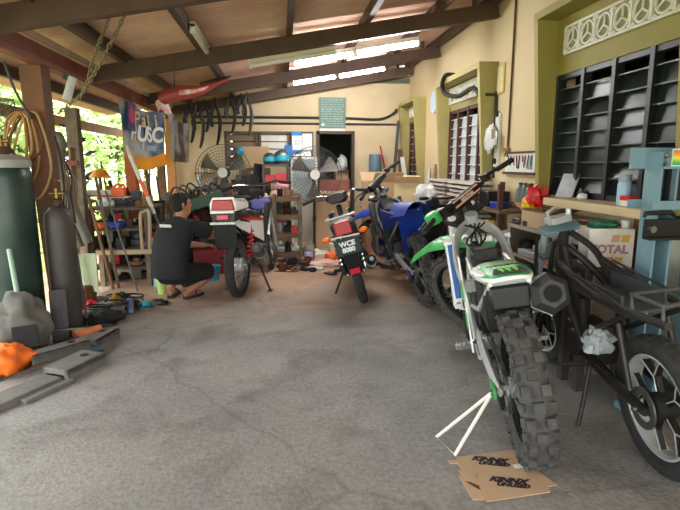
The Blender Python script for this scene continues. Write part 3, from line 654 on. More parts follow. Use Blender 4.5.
def blue_tail(t, A):
    g = G(); g.sheet(lambda u, v: (.52 - .80 * u, (v - .5) * 2 * (.12 + .03 * math.sin(PI * u)), .93 + .07 * u - .13 * (2 * v - 1) ** 2 * (1 - .3 * u)), 12, 8, .006)
    f = g.obj('rear_mudguard', M_BLUE, t, 60)
    g = G(); g.sheet(lambda u, v: (-.02 + .08 * u + .10 * u * u, (v - .5) * (.26 - .08 * u), .91 - .42 * u), 8, 4, .006); g.obj('inner_mudguard', M_BLUE, f)
    for s_ in (1, -1):
        g = G(); g.sheet(lambda u, v: (.60 - .56 * u, s_ * (.155 - .02 * u), .90 - .01 * u - (.28 - .20 * u) * v), 6, 4, .006); g.obj('side_panel', M_BLUE if s_ > 0 else M_WBODY, t)
    g = G(); g.loft([[Vector((x, s1 * w * 1.0, z)) for s1, z in ((-1, zb), (1, zb), (1, zt - .02), (.6, zt), (-.6, zt), (-1, zt - .02))] for x, w, zb, zt in ((.25, .085, .86, .925), (.45, .10, .84, .92), (.7, .085, .82, .89), (.98, .06, .85, .95))]); g.obj('seat', M_BLKM, t)
    G().box((.24, 0, .72), (.3, .18, .26)).obj('airbox', M_BLACK, t, bev=.02)

g_bike = dirt_bike('motocross_bike', 'stripped white and lime-green motocross bike in front, leaning on a triangle stand', (1.19, 2.17, 0), 90 - 14, 10, 46, 1.08, dict(sub=.085, rz=-.09, bz=1.06, bw=1.14, plastic=M_GREEN, L=1.58, rim=M_BLACK, tyre=M_RUBD, fork=M_WBODY, guard=M_WBODY, accent=M_GREEN, clamp=M_DARKM, rad=mat('blue_radiator_film', (.20, .40, .68), .3, n=.3, ns=20), rad_film=1, pad_text='RENTHAL', tank=1, tail=green_tail, sil_a=(.42, -.15, .62), sil_b=(-.02, -.155, .74), sil_r=.084, sil_m=mat('titanium_grey', (.56, .56, .56), .4, .5), cap=mat('charcoal_cap', (.15, .15, .155), .6), spring=M_RED))
b_bike = dirt_bike('motocross_bike', 'dusty blue motocross bike with knobbly tyres, behind the green one', (1.48, 4.95, 0), 90 + 1, 13, 44, 1.08, dict(plastic=M_BLUE, rim=mat('bronze_rim', (.80, .58, .40), .6, .1), tyre=M_RUBD, guard=mat('pale_fork_guard', (.62, .63, .60), .6, n=.4, ns=14), frame=M_GREY, gw=.06, cover=M_BLUE, rim_r=M_BLKM, tail=blue_tail, sil_m=M_GREY, sil_b=(-.14, -.19, .93)))

def road_bike(name, label, loc, rz, lean, steer, sc, A):
    t = thing(name, label, 'motorcycle', loc, e=(-R(lean), 0, R(rz)), sc=sc)
    L = 1.24; I = Matrix.Identity(4); H = (.93, 0, .80); M = steer_m(H, 26, steer); B = A['body']
    wheel(t, 'rear_tyre', (0, 0, .29), .29, .085, I, M_RUB, A['rim'], star=A.get('star', 0), drum=.07, hub_r=.05)
    wheel(t, 'front_tyre', (L, 0, .285), .285, .075, M, M_RUB, A['rim'], star=A.get('star', 0), disc=-.11, hub_r=.045)
    k = math.tan(R(26)); fx = lambda z: L - (z - .285) * k
    for s_ in (1, -1): G(M).tube([(fx(.80), s_ * .085, .80), (fx(.52), s_ * .085, .52)], .017, 10).tube([(fx(.52), s_ * .085, .52), (L, s_ * .085, .27)], .024, 10).obj('fork_leg', M_ALU, t)
    def ff(u, v):
        a = R(20 + 130 * u); q = (v - .5) * 2
        return (L + .335 * math.cos(a), q * .06, .285 + (.335 - .05 * q * q) * math.sin(a))
    G(M).sheet(ff, 12, 6, .004).obj('front_mudguard', A['mud'], t)
    g = G(M); bx = fx(.98) + .0
    g.tube([(bx - .14, .33, .97), (bx - .05, .2, 1.0), (bx, .08, .98), (bx, -.08, .98), (bx - .05, -.2, 1.0), (bx - .14, -.33, .97)], .011, 8, sm=4); hb = g.obj('handlebar', M_CHROME, t)
    for s_ in (1, -1):
        G(M).tube([(bx - .15, s_ * .35, .967), (bx - .09, s_ * .24, .988)], .017, 10).obj('grip', M_BLKM, hb)
        G(M).tube([(bx - .06, s_ * .2, .995), (bx + .02, s_ * .26, .985), (bx - .08, s_ * .36, .96)], .006, 6, sm=3).obj('lever', M_STEEL, hb)
    dz_ = A.get('cdz', 0.); g = G(M); g.loft([[Vector((bx + x, y * w, z0 + zz * h)) for y, zz in ((-1, 0), (-.8, .8), (-.3, 1), (.3, 1), (.8, .8), (1, 0), (.5, -.5), (-.5, -.5))] for x, w, z0, h in ((-.06, .09, .94 - dz_, .06), (.02, .13, .93 - dz_, .09), (.10, .12, .92 - dz_, .08), (.16, .08, .91 - dz_, .05))]); hc = g.obj('headlamp_cowl', A.get('cowl', B), t, 50)
    G(M).lathe([(.07, 0), (.05, .03), (0, .04)], (bx + .12, 0, .92 - dz_), 'X', 16).obj('headlamp', M_POLY, hc)
    g = G(); g.tube([(H[0], 0, .86), (H[0] - .06, 0, .76)], .03, 10).tube([(.90, 0, .74), (.70, 0, .55), (.50, 0, .46), (.42, 0, .36)], .035, 10, sm=3)
    for s_ in (1, -1): g.tube([(.52, s_ * .06, .48), (.30, s_ * .10, .62), (-.12, s_ * .09, .72)], .013, 8, sm=2).tube([(.42, s_ * .08, .36), (.18, s_ * .10, .62)], .012, 8)
    g.obj('frame', M_DARKM, t)
    g = G()
    for s_ in (1, -1): g.tube([(.42, s_ * .075, .33), (.0, s_ * .085, .29)], .017, 8)
    g.obj('swingarm', A.get('swing', M_DARKM), t)
    for s_ in (1, -1):
        g = G(); g.cyl((.02, s_ * .105, .31), (.14, s_ * .105, .64), .010, 8); sh = g.obj('shock_absorber', M_CHROME, t)
        G().tube([(.04 + .09 * q / 50 + .026 * math.cos(q * .8) * .9, s_ * .105 + .026 * math.sin(q * .8), .36 + .25 * q / 50) for q in range(51)], .009, 6).obj('spring', A.get('spring', M_BLACK), sh)
    g = G(); g.box((.52, 0, .33), (.32, .2, .18)).tube([(.50, -.13, .33), (.50, .12, .33)], .085, 18).tube([(.64, -.11, .32), (.64, .11, .32)], .075, 18).box((.78, 0, .36), (.18, .13, .12)); en = g.obj('engine', M_GREY, t, bev=.012)
    for q in range(5): G().box((.72 + .03 * q, 0, .36), (.012, .16, .15)).obj('cooling_fin', M_GREY, en)
    G().beam((.46, .105, .37), (0, .105, .335), .03, .09).obj('chain_case', M_BLACK, t, bev=.01)
    g = G(); g.tube([(.70, -.05, .28), (.60, -.12, .20), (.42, -.14, .22)], .016, 8, sm=3); g.obj('header_pipe', M_STEEL, t)
    a, b = Vector((.44, -.15, .23)), Vector(A.get('sil_b', (-.12, -.17, .40))); d = (b - a).normalized(); rs = A.get('sil_r', .045)
    si = G().tube([a, a + d * .06, b - d * .03, b], [.02, rs, rs, rs * .8], 16).obj('silencer', A.get('sil_m', M_BLKM), t)
    G().tube([a.lerp(b, .35), a.lerp(b, .72)], rs * 1.14, 16).obj('heat_shield', A.get('shield', M_STEEL), si); G().cyl(b, b + d * .02, rs * .45, 10).obj('outlet', M_STEEL, si)
    # seat, tail, body
    g = G(); g.loft([[Vector((x, y * w, z + zz)) for y, zz in ((-1, -.05), (-1, 0), (-.6, .025), (0, .03), (.6, .025), (1, 0), (1, -.05))] for x, w, z in ((.66, .07, .70), (.45, .12, .72), (.15, .125, .775), (-.14, .11, .80), (-.22, .09, .79))]); g.obj('seat', A.get('seat', M_BLACK), t, 60)
    for s_ in (1, -1):
        g = G(); g.sheet(lambda u, v: (.60 - .88 * u, s_ * (.105 + .025 * math.sin(PI * u) - .04 * u), .68 + .10 * u - (.20 * (1 - u) ** .7 + .06) * v), 10, 4, .006); sp = g.obj('side_cover', B, t, 60)
        if A.get('stripe'): G().sheet(lambda u, v: (.58 - .84 * u, s_ * (.110 + .025 * math.sin(PI * u) - .04 * u), .665 + .10 * u - .03 * v), 10, 2, .005).obj('body_stripe', A['stripe'], sp)
    for s_ in (1, -1):
        g = G(); g.sheet(lambda u, v: (.96 - .26 * u - .16 * v, s_ * (.085 + .05 * math.sin(PI * v) * (1 - .4 * u)), .80 - .40 * u), 8, 5, .006); g.obj('leg_shield', A.get('shieldb', B), t, 60)
    A['tail'](t, A)
    for s_ in (1, -1):
        g = G(); g.cyl((.44, s_ * .12, .26), (.44, s_ * .23, .26), .014, 8).obj('footpeg', M_BLKM, t)
        G().cyl((.12, s_ * .11, .33), (.12, s_ * .20, .34), .012, 8).obj('footpeg', M_BLKM, t)
    for q, (p0, p1) in enumerate(A['stand']): G().tube([p0, Vector(p0).lerp(Vector(p1), .8), p1], .011, 8).box((p1[0], p1[1], p1[2] + .006), (.05, .04, .012)).obj('stand_leg', M_DARKM, t)
    return t

def white_tail(t, A):
    UP = MT((0, 0, .06)) @ Matrix.Scale(.94, 4, (0, 1, 0))
    g = G(UP); g.loft([[Vector((x, y * w, z + zz * h)) for y, zz in ((-1, -.6), (-1, .3), (-.75, 1), (.75, 1), (1, .3), (1, -.6))] for x, w, z, h in ((.05, .13, .78, .05), (-.15, .13, .79, .07), (-.30, .12, .79, .075))]); c = g.obj('tail_cowl', M_WBODY, t, 40, bev=.006)
    g = G(UP); g.loft([[Vector((x, y * w, z + zz * h)) for y, zz in ((-1, -1), (-.82, 1), (.82, 1), (1, -1))] for x, w, z, h in ((-.28, .118, .80, .05), (-.315, .105, .80, .042))]); g.obj('tail_lamp', M_REDL, c, bev=.006)
    G(UP).box((-.33, 0, .742), (.02, .21, .016)).obj('white_lamp_strip', M_WBODY, c)
    G(UP).loft([[Vector((x, y * w, z)) for y, z in ((-1, .735), (1, .735), (.85, .66), (-.85, .66))] for x, w in ((-.02, .11), (-.31, .12))]).obj('undertail', M_BLACK, t, bev=.006)
    G(UP).box((-.325, 0, .70), (.012, .10, .035)).obj('reflector', mat('pink_red_lens', (.88, .22, .30), .25), t)
    g = G(UP); 
    for q in range(9): g.box((-.335, -.10 + .025 * q, .652), (.006, .018, .016 + .006 * (q % 2)))
    g.box((-.33, 0, .646), (.008, .235, .012)).obj('plate_rail', M_WPLAS, t)
    g = G(UP); g.sheet(lambda u, v: (-.30 + .04 * u, (v - .5) * (.21 - .02 * u), .645 - .21 * u), 5, 4, .006); g.obj('mudflap', M_BLACK, t)
    G(UP).tube([(.10, -.13, .84), (-.22, -.13, .86), (-.27, 0, .862), (-.22, .13, .86), (.10, .13, .84)], .011, 8, sm=3).obj('grab_rail', M_DARKM, t)
def black_tail(t, A):
    g = G(); g.loft([[Vector((x, y * w, z + zz * h)) for y, zz in ((-1, -.8), (-1, .4), (-.7, 1), (.7, 1), (1, .4), (1, -.8))] for x, w, z, h in ((.05, .12, .76, .04), (-.18, .105, .77, .05), (-.33, .085, .775, .045))]); c = g.obj('tail_cowl', M_BLACK, t, 40, bev=.006)
    g = G(); g.loft([[Vector((x, y * w, .765 + zz * h)) for y, zz in ((-1, -1), (-.85, 1), (.85, 1), (1, -1))] for x, w, h in ((-.31, .085, .062), (-.35, .075, .055))]); g.obj('tail_lamp', M_REDL, c, bev=.006)
    for s_ in (1, -1):
        i_ = G().cyl((-.27, s_ * .07, .70), (-.27, s_ * .13, .70), .008, 8).obj('indicator_stalk', M_BLACK, t)
        G().blob((-.28, s_ * .165, .70), (.06, .085, .05), 1, 0, 1, 12, flat=False).obj('indicator', M_AMBER, i_)
    G().box((-.335, 0, .692), (.014, .25, .012), e=(4, 0, 0)).obj('plate_rail', M_WPLAS, t)
    T = MT((-.345, 0, .605)) @ Matrix.Rotation(R(-8), 4, 'Y')
    p = G(T).box((0, 0, 0), (.008, .22, .15)).obj('number_plate', mat('slate_plate', (.17, .21, .22), .5), t, bev=.006)
    TT = T @ MT((-.0055, 0, 0)) @ Matrix.Rotation(-PI / 2, 4, 'Z') @ Matrix.Rotation(PI / 2, 4, 'X')
    text('WCE', .06, 'plate_lettering', M_WHINK, p, TT @ MT((0, .024, 0)), bold=.003); text('8080', .056, 'plate_lettering', M_WHINK, p, TT @ MT((0, -.03, 0)), bold=.003)
    g = G(); g.sheet(lambda u, v: (-.33 + .05 * u, (v - .5) * .13, .54 - .20 * u), 5, 4, .006); f = g.obj('mudflap', M_BLACK, t)
    G().box((-.315, 0, .375), (.012, .09, .05), e=(0, -14, 0)).obj('reflector', mat('crimson_reflector', (.78, .14, .22), .3), f)
    G().tube([(.10, -.12, .83), (-.20, -.12, .85), (-.25, 0, .852), (-.20, .12, .85), (.10, .12, .83)], .012, 8, sm=3).obj('grab_rail', M_ALU, t)
road_bike('motorcycle', 'white and red underbone motorcycle beside the squatting mechanic', (-.455, 5.42, 0), 90 - 12, 2, 10, 1.17, dict(cdz=.18, body=M_WBODY, mud=M_WBODY, rim=M_STEEL, cowl=M_PURP, shieldb=M_DARKM, stripe=M_RED, spring=M_RED, sil_m=M_GREY, shield=M_STEEL, sil_r=.055, sil_b=(-.06, -.2, .46), tail=white_tail, stand=(((.36, -.10, .24), (.20, -.24, .0)), ((.36, .10, .24), (.26, .2, .0)))))
road_bike('motorcycle', 'black underbone motorcycle with a lettered dark number plate and amber indicators', (.84, 5.05, 0), 90 - 6, 16, -6, 1.10, dict(body=M_BLACK, mud=M_BLACK, rim=M_STEEL, star=0, cowl=M_BLACK, seat=mat('pale_grey_seat', (.45, .45, .45), .5, n=.5, ns=9, c2=(.2, .2, .2)), tail=black_tail, stand=(((.40, .12, .26), (.30, .27, .06)),)))
# ------------------------------------------------------------------ stripped frame bike at the right
def frame_bike():
    t = thing('motorcycle', 'stripped motorcycle frame on black star wheels beside the blue press', 'motorcycle', (1.745, 1.98, 0), e=(R(-7), 0, R(90 - 6)), sc=1.07)
    I = Matrix.Identity(4); L = 1.30
    mag = mat('black_alloy', (.13, .13, .135), .35, .4)
    for part, c, m_, w_ in (('rear_tyre', (0, 0, .30), I, .105), ('front_tyre', (L, 0, .29), steer_m((.98, 0, .85), 26, 12), .09)):
        w = wheel(t, part, c, c[2], w_, m_, M_RUB, M_ALU, star=0, drum=.06, hub_r=.05, hub_m=M_BLKM)
        Mc = m_ @ MT(c); rr = c[2] - w_ * .8 - .012
        for o in [q for q in w.children if q.name.startswith('spokes')]: bpy.data.objects.remove(o)
        for k in range(5):
            g = G(Mc @ Matrix.Rotation(k * 2 * PI / 5, 4, 'Y'))
            g.beam((.05, 0, 0), (.62 * rr, 0, 0), .022, .036, up=(0, 0, 1)); g.beam((.58 * rr, 0, 0), (rr * .97, 0, .32 * rr), .018, .026, up=(0, 1, 0)); g.beam((.58 * rr, 0, 0), (rr * .97, 0, -.32 * rr), .018, .026, up=(0, 1, 0))
            s_ = g.obj('wheel_spoke', mag, w, bev=.002)
        g = G(Mc)
        for k in range(5):
            a = k * 2 * PI / 5
            for y in (.014, -.014):
                pts = [(.30 * rr * math.cos(a + .0), y, -.30 * rr * math.sin(a)), (.6 * rr * math.cos(a), y, -.6 * rr * math.sin(a)), (rr * math.cos(a + .34), y, -rr * math.sin(a + .34))]
                g.tube(pts, .0035, 5); pts[2] = (rr * math.cos(a - .34), y, -rr * math.sin(a - .34)); g.tube(pts[1:], .0035, 5)
        g.obj('polished_edges', M_ALU, w)
    g = G()
    for s_ in (1, -1): g.tube([(.46, s_ * .085, .36), (.22, s_ * .10, .33), (-.04, s_ * .095, .30)], [.030, .026, .020], 8)
    g.box((.40, 0, .37), (.07, .17, .06)); sw = g.obj('swingarm', M_DARKM, t)
    G().lathe([(.06, -.004), (.09, -.004), (.09, .004), (.06, .004)], (0, .085, .30), 'Y', 30, closed=True).obj('sprocket', M_STEEL, sw); G().cyl((0, -.13, .30), (0, .13, .30), .012, 10).obj('axle', M_STEEL, sw)
    g = G(); g.tube([(.93, 0, .78), (.89, 0, .94)], .032, 12); g.tube([(.90, 0, .84), (.82, 0, .66), (.66, 0, .42), (.60, 0, .26)], [.03, .032, .032, .028], 10, sm=4)
    for s_ in (1, -1):
        g.tube([(.90, s_ * .02, .84), (.76, s_ * .09, .74), (.60, s_ * .12, .62), (.44, s_ * .11, .40)], .020, 8, sm=4)
        g.tube([(.50, s_ * .09, .48), (.48, s_ * .10, .66)], .018, 8)
    g.obj('frame', M_DARKM, t)
    for s_ in (1, -1):
        g = G(); g.tube([(.70, s_ * .11, .80), (.40, s_ * .125, .74), (.10, s_ * .12, .72), (-.20, s_ * .10, .73)], .017, 8, sm=3).tube([(.46, s_ * .10, .48), (.24, s_ * .11, .60), (.05, s_ * .115, .70)], .013, 8); rl = g.obj('seat_rail', M_DARKM, t)
        G().beam((.62, s_ * .132, .80), (.02, s_ * .138, .742), .004, .012).obj('bare_metal_edge', M_STEEL, rl)
    g = G(); g.box((.34, 0, .68), (.44, .19, .012)).box((.34, .095, .72), (.44, .012, .08)).box((.34, -.095, .72), (.44, .012, .08)); g.obj('under_seat_tray', mat('grey_tray', (.25, .26, .26), .6), t)
    g = G(); g.tube([(.02, .11, .72), (.02, .11, .80), (.02, -.11, .80), (.02, -.11, .72)], .009, 8).tube([(-.17, .10, .73), (-.17, .10, .80), (-.17, -.10, .80), (-.17, -.10, .73)], .009, 8).tube([(.02, .11, .80), (-.17, .10, .80)], .009, 8).tube([(.02, -.11, .80), (-.17, -.10, .80)], .009, 8); g.obj('rear_rack', M_GREY, t)
    M = steer_m((.98, 0, .85), 26, 12); k = math.tan(R(26)); fx = lambda z: L - .03 - (z - .29) * k
    for s_ in (1, -1): G(M).tube([(fx(.93), s_ * .085, .93), (fx(.60), s_ * .085, .60)], .019, 12).tube([(fx(.60), s_ * .085, .60), (fx(.27), s_ * .085, .27)], .026, 12).obj('fork_leg', M_ALU, t)
    g = G(M)
    for z in (.80, .95): g.prism([(-.04, -.11), (.035, -.12), (.05, 0), (.035, .12), (-.04, .11), (-.06, 0)], .03, MT((fx(z) - .01, 0, z)) @ Matrix.Rotation(-R(26), 4, 'Y'))
    g.obj('triple_clamp', mat('blue_grey_casting', (.48, .57, .60), .45, .4), t, bev=.004)
    g = G(M); g.tube([(fx(.98), .06, .98), (fx(.98) - .02, .08, 1.06), (fx(.98) - .01, .02, 1.08)], .010, 8).tube([(fx(.98), -.06, .98), (fx(.98), -.07, 1.05)], .016, 8).box((fx(.96), 0, 1.0), (.09, .12, .04)); g.obj('clamp_top', M_ALU, t, bev=.004)
    g = G(); g.tube([(.88, .06, .88), (.76, .14, .74), (.64, .14, .62), (.60, .12, .55)], .014, 8, sm=6); g.obj('cable', M_BLACK, t)
    g = G(); g.tube([(.98, .12, .90), (.86, .18, .70), (.84, .14, .48), (.92, .1, .34)], .011, 8, sm=6); g.obj('cable', M_BLACK, t)
    g = G(); g.tube([(.90, -.05, .92), (.76, -.12, .82), (.62, -.15, .62)], .018, 10, sm=6); g.obj('hose', M_BLKM, t)
    for s_, x2 in ((1, .40), (-1, .44)): G().tube([(.44, s_ * .09, .34), (.40, s_ * .15, .15), (x2 - .02, s_ * .2, .0)], [.014, .012, .012], 8).box((x2 - .03, s_ * .2, .008), (.07, .035, .014)).obj('stand_leg', M_DARKM, t)
    for s_ in (1, -1): G().tube([(.42, s_ * .09, .33), (.52, s_ * .20, .30), (.56, s_ * .26, .31)], .012, 8).obj('footpeg', M_DARKM, t)
    g = G(); g.box((.62, 0, .40), (.22, .16, .16)).tube([(.60, -.12, .38), (.60, .11, .38)], .075, 18); g.obj('crankcase', M_DARKM, t, bev=.01)
    g = G(); g.cyl((.05, .11, .36), (.13, .11, .64), .014, 8).obj('shock_absorber', M_DARKM, t); G().cyl((.05, -.11, .36), (.13, -.11, .64), .014, 8).obj('shock_absorber', M_DARKM, t)
frame_bike()
solo(G().blob((0, 0, .07), (.15, .12, .15), 8, .28, 2.6, 22), 'plastic_bag', M_POLY, 'clear crumpled polythene bag wrapped on the bare bike frame above its rear wheel', 'bag', (1.60, 2.33, .43), sm=25)
# ------------------------------------------------------------------ workshop press
t = thing('hydraulic_press', 'pale blue steel workshop press with a rainbow-coloured sticker at right', 'press', (0, 0, 0))
PX = (1.985, 2.26); PYc = 2.50
for x in PX:
    g = G(); g.box((x - .045, PYc, .74), (.012, .12, 1.44)).box((x, PYc + .055, .74), (.10, .012, 1.44)).box((x + .045, PYc, .74), (.012, .12, 1.44)); c = g.obj('column', M_PRESS, t)
    g = G()
    for k in range(11): g.cyl((x - .022 if k % 2 else x + .022, PYc + .046, .2 + .11 * k), (x - .022 if k % 2 else x + .022, PYc + .0475, .2 + .11 * k), .010, 10)
    g.obj('pin_holes', M_INK, c)
    G().box((x, PYc, .02), (.12, .2, .04)).obj('foot', M_PRESS, t)
g = G(); g.prism([(1.935, 1.375), (1.96, 1.455), (2.01, 1.485), (2.31, 1.485), (2.31, 1.375)], .012, MT((0, PYc - .066, 0)) @ Matrix.Rotation(PI / 2, 4, 'X')).box((2.08, PYc + .066, 1.43), (.46, .012, .11)); hb = g.obj('crosshead', M_PRESS, t)
g = G()
for z in (1.40, 1.44): g.cyl((1.945, PYc - .07, z), (1.945, PYc - .09, z), .012, 8)
g.obj('bolts', M_STEEL, hb)
ST = MT((1.97, PYc - .0735, 1.452)) @ Matrix.Rotation(PI / 2, 4, 'X')
def rainbow():
    m = bpy.data.materials.new('rainbow_print'); m.use_nodes = True; nt = m.node_tree; b = nt.nodes['Principled BSDF']; b.inputs['Roughness'].default_value = .4
    tc = nt.nodes.new('ShaderNodeTexCoord'); sp = nt.nodes.new('ShaderNodeSeparateXYZ'); nt.links.new(tc.outputs['Generated'], sp.inputs[0])
    nz_ = nt.nodes.new('ShaderNodeTexNoise'); nz_.inputs['Scale'].default_value = 3; nt.links.new(tc.outputs['Generated'], nz_.inputs['Vector'])
    ad = nt.nodes.new('ShaderNodeMath'); ad.operation = 'MULTIPLY_ADD'; ad.inputs[1].default_value = .25; nt.links.new(nz_.outputs['Fac'], ad.inputs[0]); nt.links.new(sp.outputs['Z'], ad.inputs[2])
    r = nt.nodes.new('ShaderNodeValToRGB'); e = r.color_ramp.elements; cols = ((.12, (.05, .62, .55)), (.35, (.35, .75, .25)), (.6, (.92, .85, .20)), (.85, (.93, .55, .20)), (1., (.85, .42, .25)))
    e[0].position = cols[0][0]; e[0].color = (*lin(cols[0][1]), 1); e[1].position = cols[1][0]; e[1].color = (*lin(cols[1][1]), 1)
    for p, c in cols[2:]: q = e.new(p); q.color = (*lin(c), 1)
    nt.links.new(ad.outputs[0], r.inputs['Fac']); nt.links.new(r.outputs['Color'], b.inputs['Base Color']); return m
G().box((2.075, PYc - .074, 1.432), (.19, .004, .075)).obj('sticker', rainbow(), hb)
G().box((2.075, PYc - .0735, 1.432), (.20, .003, .088)).obj('sticker_border', mat('pale_cyan', (.72, .88, .86), .5), hb)
g = G(); g.box((2.10, PYc - .066, 1.19), (.40, .012, .045)).box((2.08, PYc + .066, 1.19), (.44, .012, .045)); g.obj('guide_rail', M_PRESS, t)
g = G(); g.box((2.09, PYc - .075, 1.07), (.46, .014, .10)).box((2.09, PYc - .10, 1.115), (.46, .055, .012)).box((2.09, PYc - .10, 1.022), (.46, .055, .012)).box((2.17, PYc + .075, 1.07), (.30, .014, .10)); bl = g.obj('bolster', M_BLACK, t)
G().cyl((1.89, PYc - .08, 1.07), (1.89, PYc - .11, 1.07), .018, 8).obj('bolster_pin', M_STEEL, bl)
g = G(); g.cyl((2.06, PYc, 1.20), (2.06, PYc, 1.42), .045, 18).cyl((2.06, PYc, 1.12), (2.06, PYc, 1.22), .022, 14).box((2.06, PYc, 1.39), (.14, .12, .03)); j = g.obj('bottle_jack', M_BLKM, t)
G().cyl((2.12, PYc - .05, 1.27), (2.20, PYc - .09, 1.34), .008, 8).obj('jack_handle', M_STEEL, j)
solo(G().tube([(-.02, 0, 0), (-.02, 0, .02), (.14, .02, .02), (.17, .04, .005)], .012, 8), 'jack_bar', M_BLKM, 'black handle laid on the black beam of the press', 'handle', (1.86, PYc - .10, 1.133))
solo(G().box((0, 0, .54), (.02, .40, 1.08)), 'painted_board', mat('off_white_board', (.80, .80, .74), .7, n=.4, ns=5), 'off-white board leaning on the wall behind the press', 'board', (2.30, 2.62, 0))

# ------------------------------------------------------------------ things along the right wall
SX = 2.02
t = thing('shelf_unit', 'low open shelf unit of grey-brown boards under the near window', 'shelf', (0, 0, 0))
m_ = mat('grey_brown_board', (.44, .39, .33), .8, n=.5, ns=7, c2=(.33, .28, .23)); me_ = mat('pale_board_edge', (.62, .58, .50), .7, n=.3, ns=20)
G().box((2.17, 3.68, .87), (.30, 1.34, .03)).obj('top', mat('stained_worktop', (.47, .38, .32), .7, n=.7, ns=9, c2=(.34, .25, .21)), t)
for y in (4.32, 3.56, 3.05): G().box((2.17, y, .43), (.30, .025, .86)).obj('side_panel', m_, t)
for z in (.62, .36, .08): G().box((2.17, 3.68, z), (.29, 1.27, .022)).obj('shelf', m_, t)
G().box((2.31, 3.68, .45), (.012, 1.27, .85)).obj('back_panel', m_, t)
g = G(); g.box((2.017, 3.68, .87), (.006, 1.34, .03))
for z in (.62, .36): g.box((2.022, 3.68, z), (.006, 1.27, .022))
for y in (4.32, 3.56, 3.05): g.box((2.017, y, .43), (.006, .027, .86))
g.obj('edging', me_, t)
t = thing('tool_board', 'white pegboard of small tools on the wall left of the near window', 'board', (2.315, 4.80, 1.41), e=(0, 0, 0))
G().box((0, 0, 0), (.02, .62, .18)).obj('board', M_WPLAS, t)
g = G(); g.box((-.012, 0, -.10), (.03, .68, .025)).box((-.012, 0, .10), (.02, .66, .018)).obj('rusty_rail', M_RUST, t)
rr = random.Random(5)
for k in range(9):
    y = -.26 + k * .063; l = rr.uniform(.06, .13)
    G().beam((-.016, y, .07), (-.016, y + rr.uniform(-.03, .03), .07 - l), .008, .010, up=(1, 0, 0)).obj('hung_tool', M_RED if k in (3, 6) else M_DARKM, t)
g = G().box((-.013, -.22, .0), (.004, .09, .12)).box((-.013, -.11, .02), (.004, .05, .08)); g.obj('tool_chart', mat('chart_grey', (.55, .58, .60), .6), t)
solo(G().box((0, 0, .225), (.03, .03, .45)), 'timber_batten', M_RUST, 'rusty upright batten beside the white tool board', 'batten', (2.30, 4.40, 1.16))
solo(G().beam((0, -.9, 0), (0, .9, 0), .10, .03), 'wall_shelf', M_WOODB, 'narrow brown wall shelf below the tool board carrying grey oil bottles', 'shelf', (2.27, 4.9, 1.01))
def bottle(h, r, m, mc): 
    t = thing('oil_bottle', '', 'bottle'); G().lathe([(r * .9, 0), (r, .01), (r, h * .72), (r * .55, h * .86), (r * .4, h * .88), (r * .4, h * .93)], n=16).obj('body', m, t); G().cyl((0, 0, h * .92), (0, 0, h), r * .48, 12).obj('cap', mc, t); return t
b0 = bottle(.20, .042, mat('olive_grey_bottle', (.40, .43, .39), .5), M_BLACK)
LB = ['first', 'second', 'third', 'fourth']
for k in range(4):
    o = b0 if k == 0 else dup(b0, (0, 0, 0)); o.location = (2.265, 4.36 + .10 * k, 1.026); o['label'] = '%s grey oil bottle from the red bag, in the row under the tool board' % LB[k]; o['group'] = 'grey oil bottles on the wall shelf'
